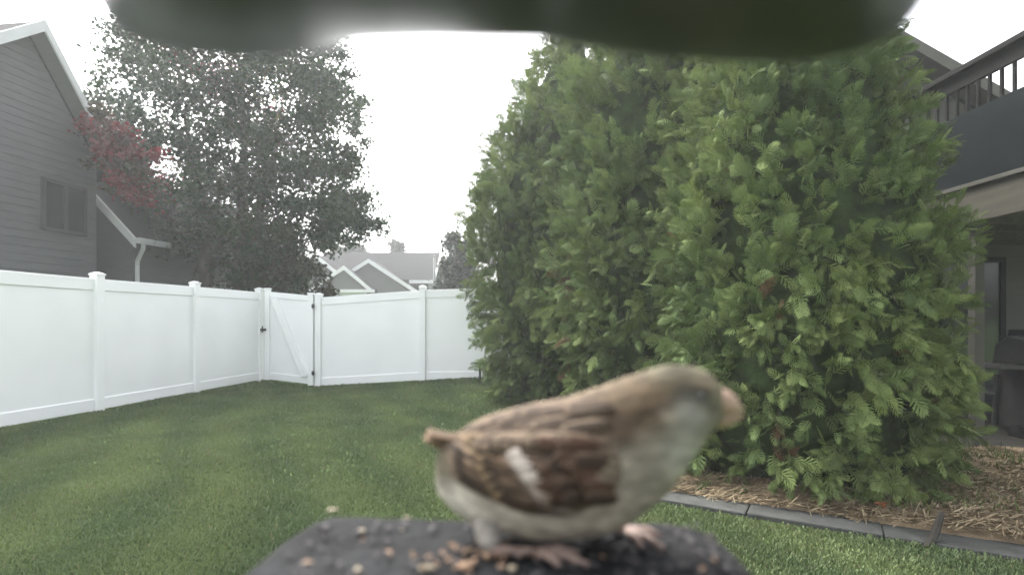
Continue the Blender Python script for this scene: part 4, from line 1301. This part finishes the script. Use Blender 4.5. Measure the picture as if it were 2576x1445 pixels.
    # beak: short stout seed-eater's cone, two mandibles
    for nm, y0_, y1_, hgt, yt in (('upper_beak', 1006, 1018, 38, 1034), ('lower_beak', 1052, 1042, 25, 1046)):
        m = MB(); pts, rad = [], []
        for i in range(9):
            f_ = i / 8; x = 1796 + 74 * f_
            pts.append(PX(x, y0_ + (yt - y0_) * f_, dep(x))); rad.append(max(.0004, hgt * U(1820) * (1 - f_ ** 2.6)))
        m.tube(pts, rad, 14); m.build(nm, M['beak'], t, smooth_=True)
    for sgn in (-1, 1):
        c = flank(1757, 985, sgn, -.0007)
        m = MB(); pts = []; rr = []
        for i in range(9):
            a = math.pi * i / 8; pts.append(c + N * sgn * math.cos(a) * .0013); rr.append(max(.0002, .0014 * math.sin(a)))
        m.tube(pts, rr, 14); m.build('eye', M['eye'], t, smooth_=True)
    # legs: feathered thigh, scaly shank and four toes each
    def leg(hip, ankle, foot, toes, back):
        m = MB(); m.tube([hip, hip.lerp(ankle, .45), ankle, ankle.lerp(foot, .12)], [.0085, .0066, .0040, .0018], 12)
        th = m.build('thigh', M['plumage'], t, smooth_=True, sub=1)
        a = th.data.attributes.new('tint', 'FLOAT_COLOR', 'FACE')
        a.data.foreach_set('color', [.20, .185, .165, 1] * len(th.data.polygons))
        m = MB(); m.tube([ankle, ankle.lerp(foot, .5), foot], [.0021, .0017, .0021], 10)
        sh = m.build('leg', M['pink'], t, smooth_=True)
        for q in toes + [back]:
            q = Vector(q); mid = foot.lerp(q, .5) + Vector((0, 0, .0016)); qq = foot.lerp(q, .85)
            m = MB(); m.tube([foot, foot.lerp(q, .25) + Vector((0, 0, .001)), mid, qq], [.0019, .0017, .0016, .0012], 8); to = m.build('toe', M['pink'], sh, smooth_=True)
            m = MB(); m.tube([qq, qq.lerp(q, .6) + Vector((0, 0, .0006)), q], [.0011, .0008, .0002], 6); m.build('claw', M['husk'], sh, smooth_=True)
    def G(px_, py_):
        x, y = tray_pt(px_, py_); return Vector((x, y, TZ + .0022))
    leg(PX(1228, 1296, .2465), PX(1232, 1380, .2315), G(1345, 1400), [G(1505, 1440), G(1470, 1402), G(1420, 1443)], G(1290, 1415))
    leg(PX(1480, 1300, .252), PX(1500, 1325, .25), G(1572, 1343), [G(1690, 1402), G(1680, 1362), G(1625, 1398)], G(1520, 1352))
make_bird()

# ------------------------------------------------------------------ thin haze added to stand in for lens glare
if GLARE_HAZE > 0:
    m = MB(); m.box(-70, 70, -6, 64, -1.2, 13.5)
    hm = bpy.data.materials.new('haze'); hm.use_nodes = True
    nt = hm.node_tree; nt.nodes.remove(nt.nodes['Principled BSDF'])
    pv = nt.nodes.new('ShaderNodeVolumePrincipled')
    pv.inputs['Density'].default_value = GLARE_HAZE
    pv.inputs['Color'].default_value = (.92, .95, .95, 1)
    pv.inputs['Anisotropy'].default_value = .3
    nt.links.new(pv.outputs[0], nt.nodes['Material Output'].inputs['Volume'])
    o = m.build('haze', hm); tag(o, 'pale haze added over the yard to imitate lens glare', kind='stuff')
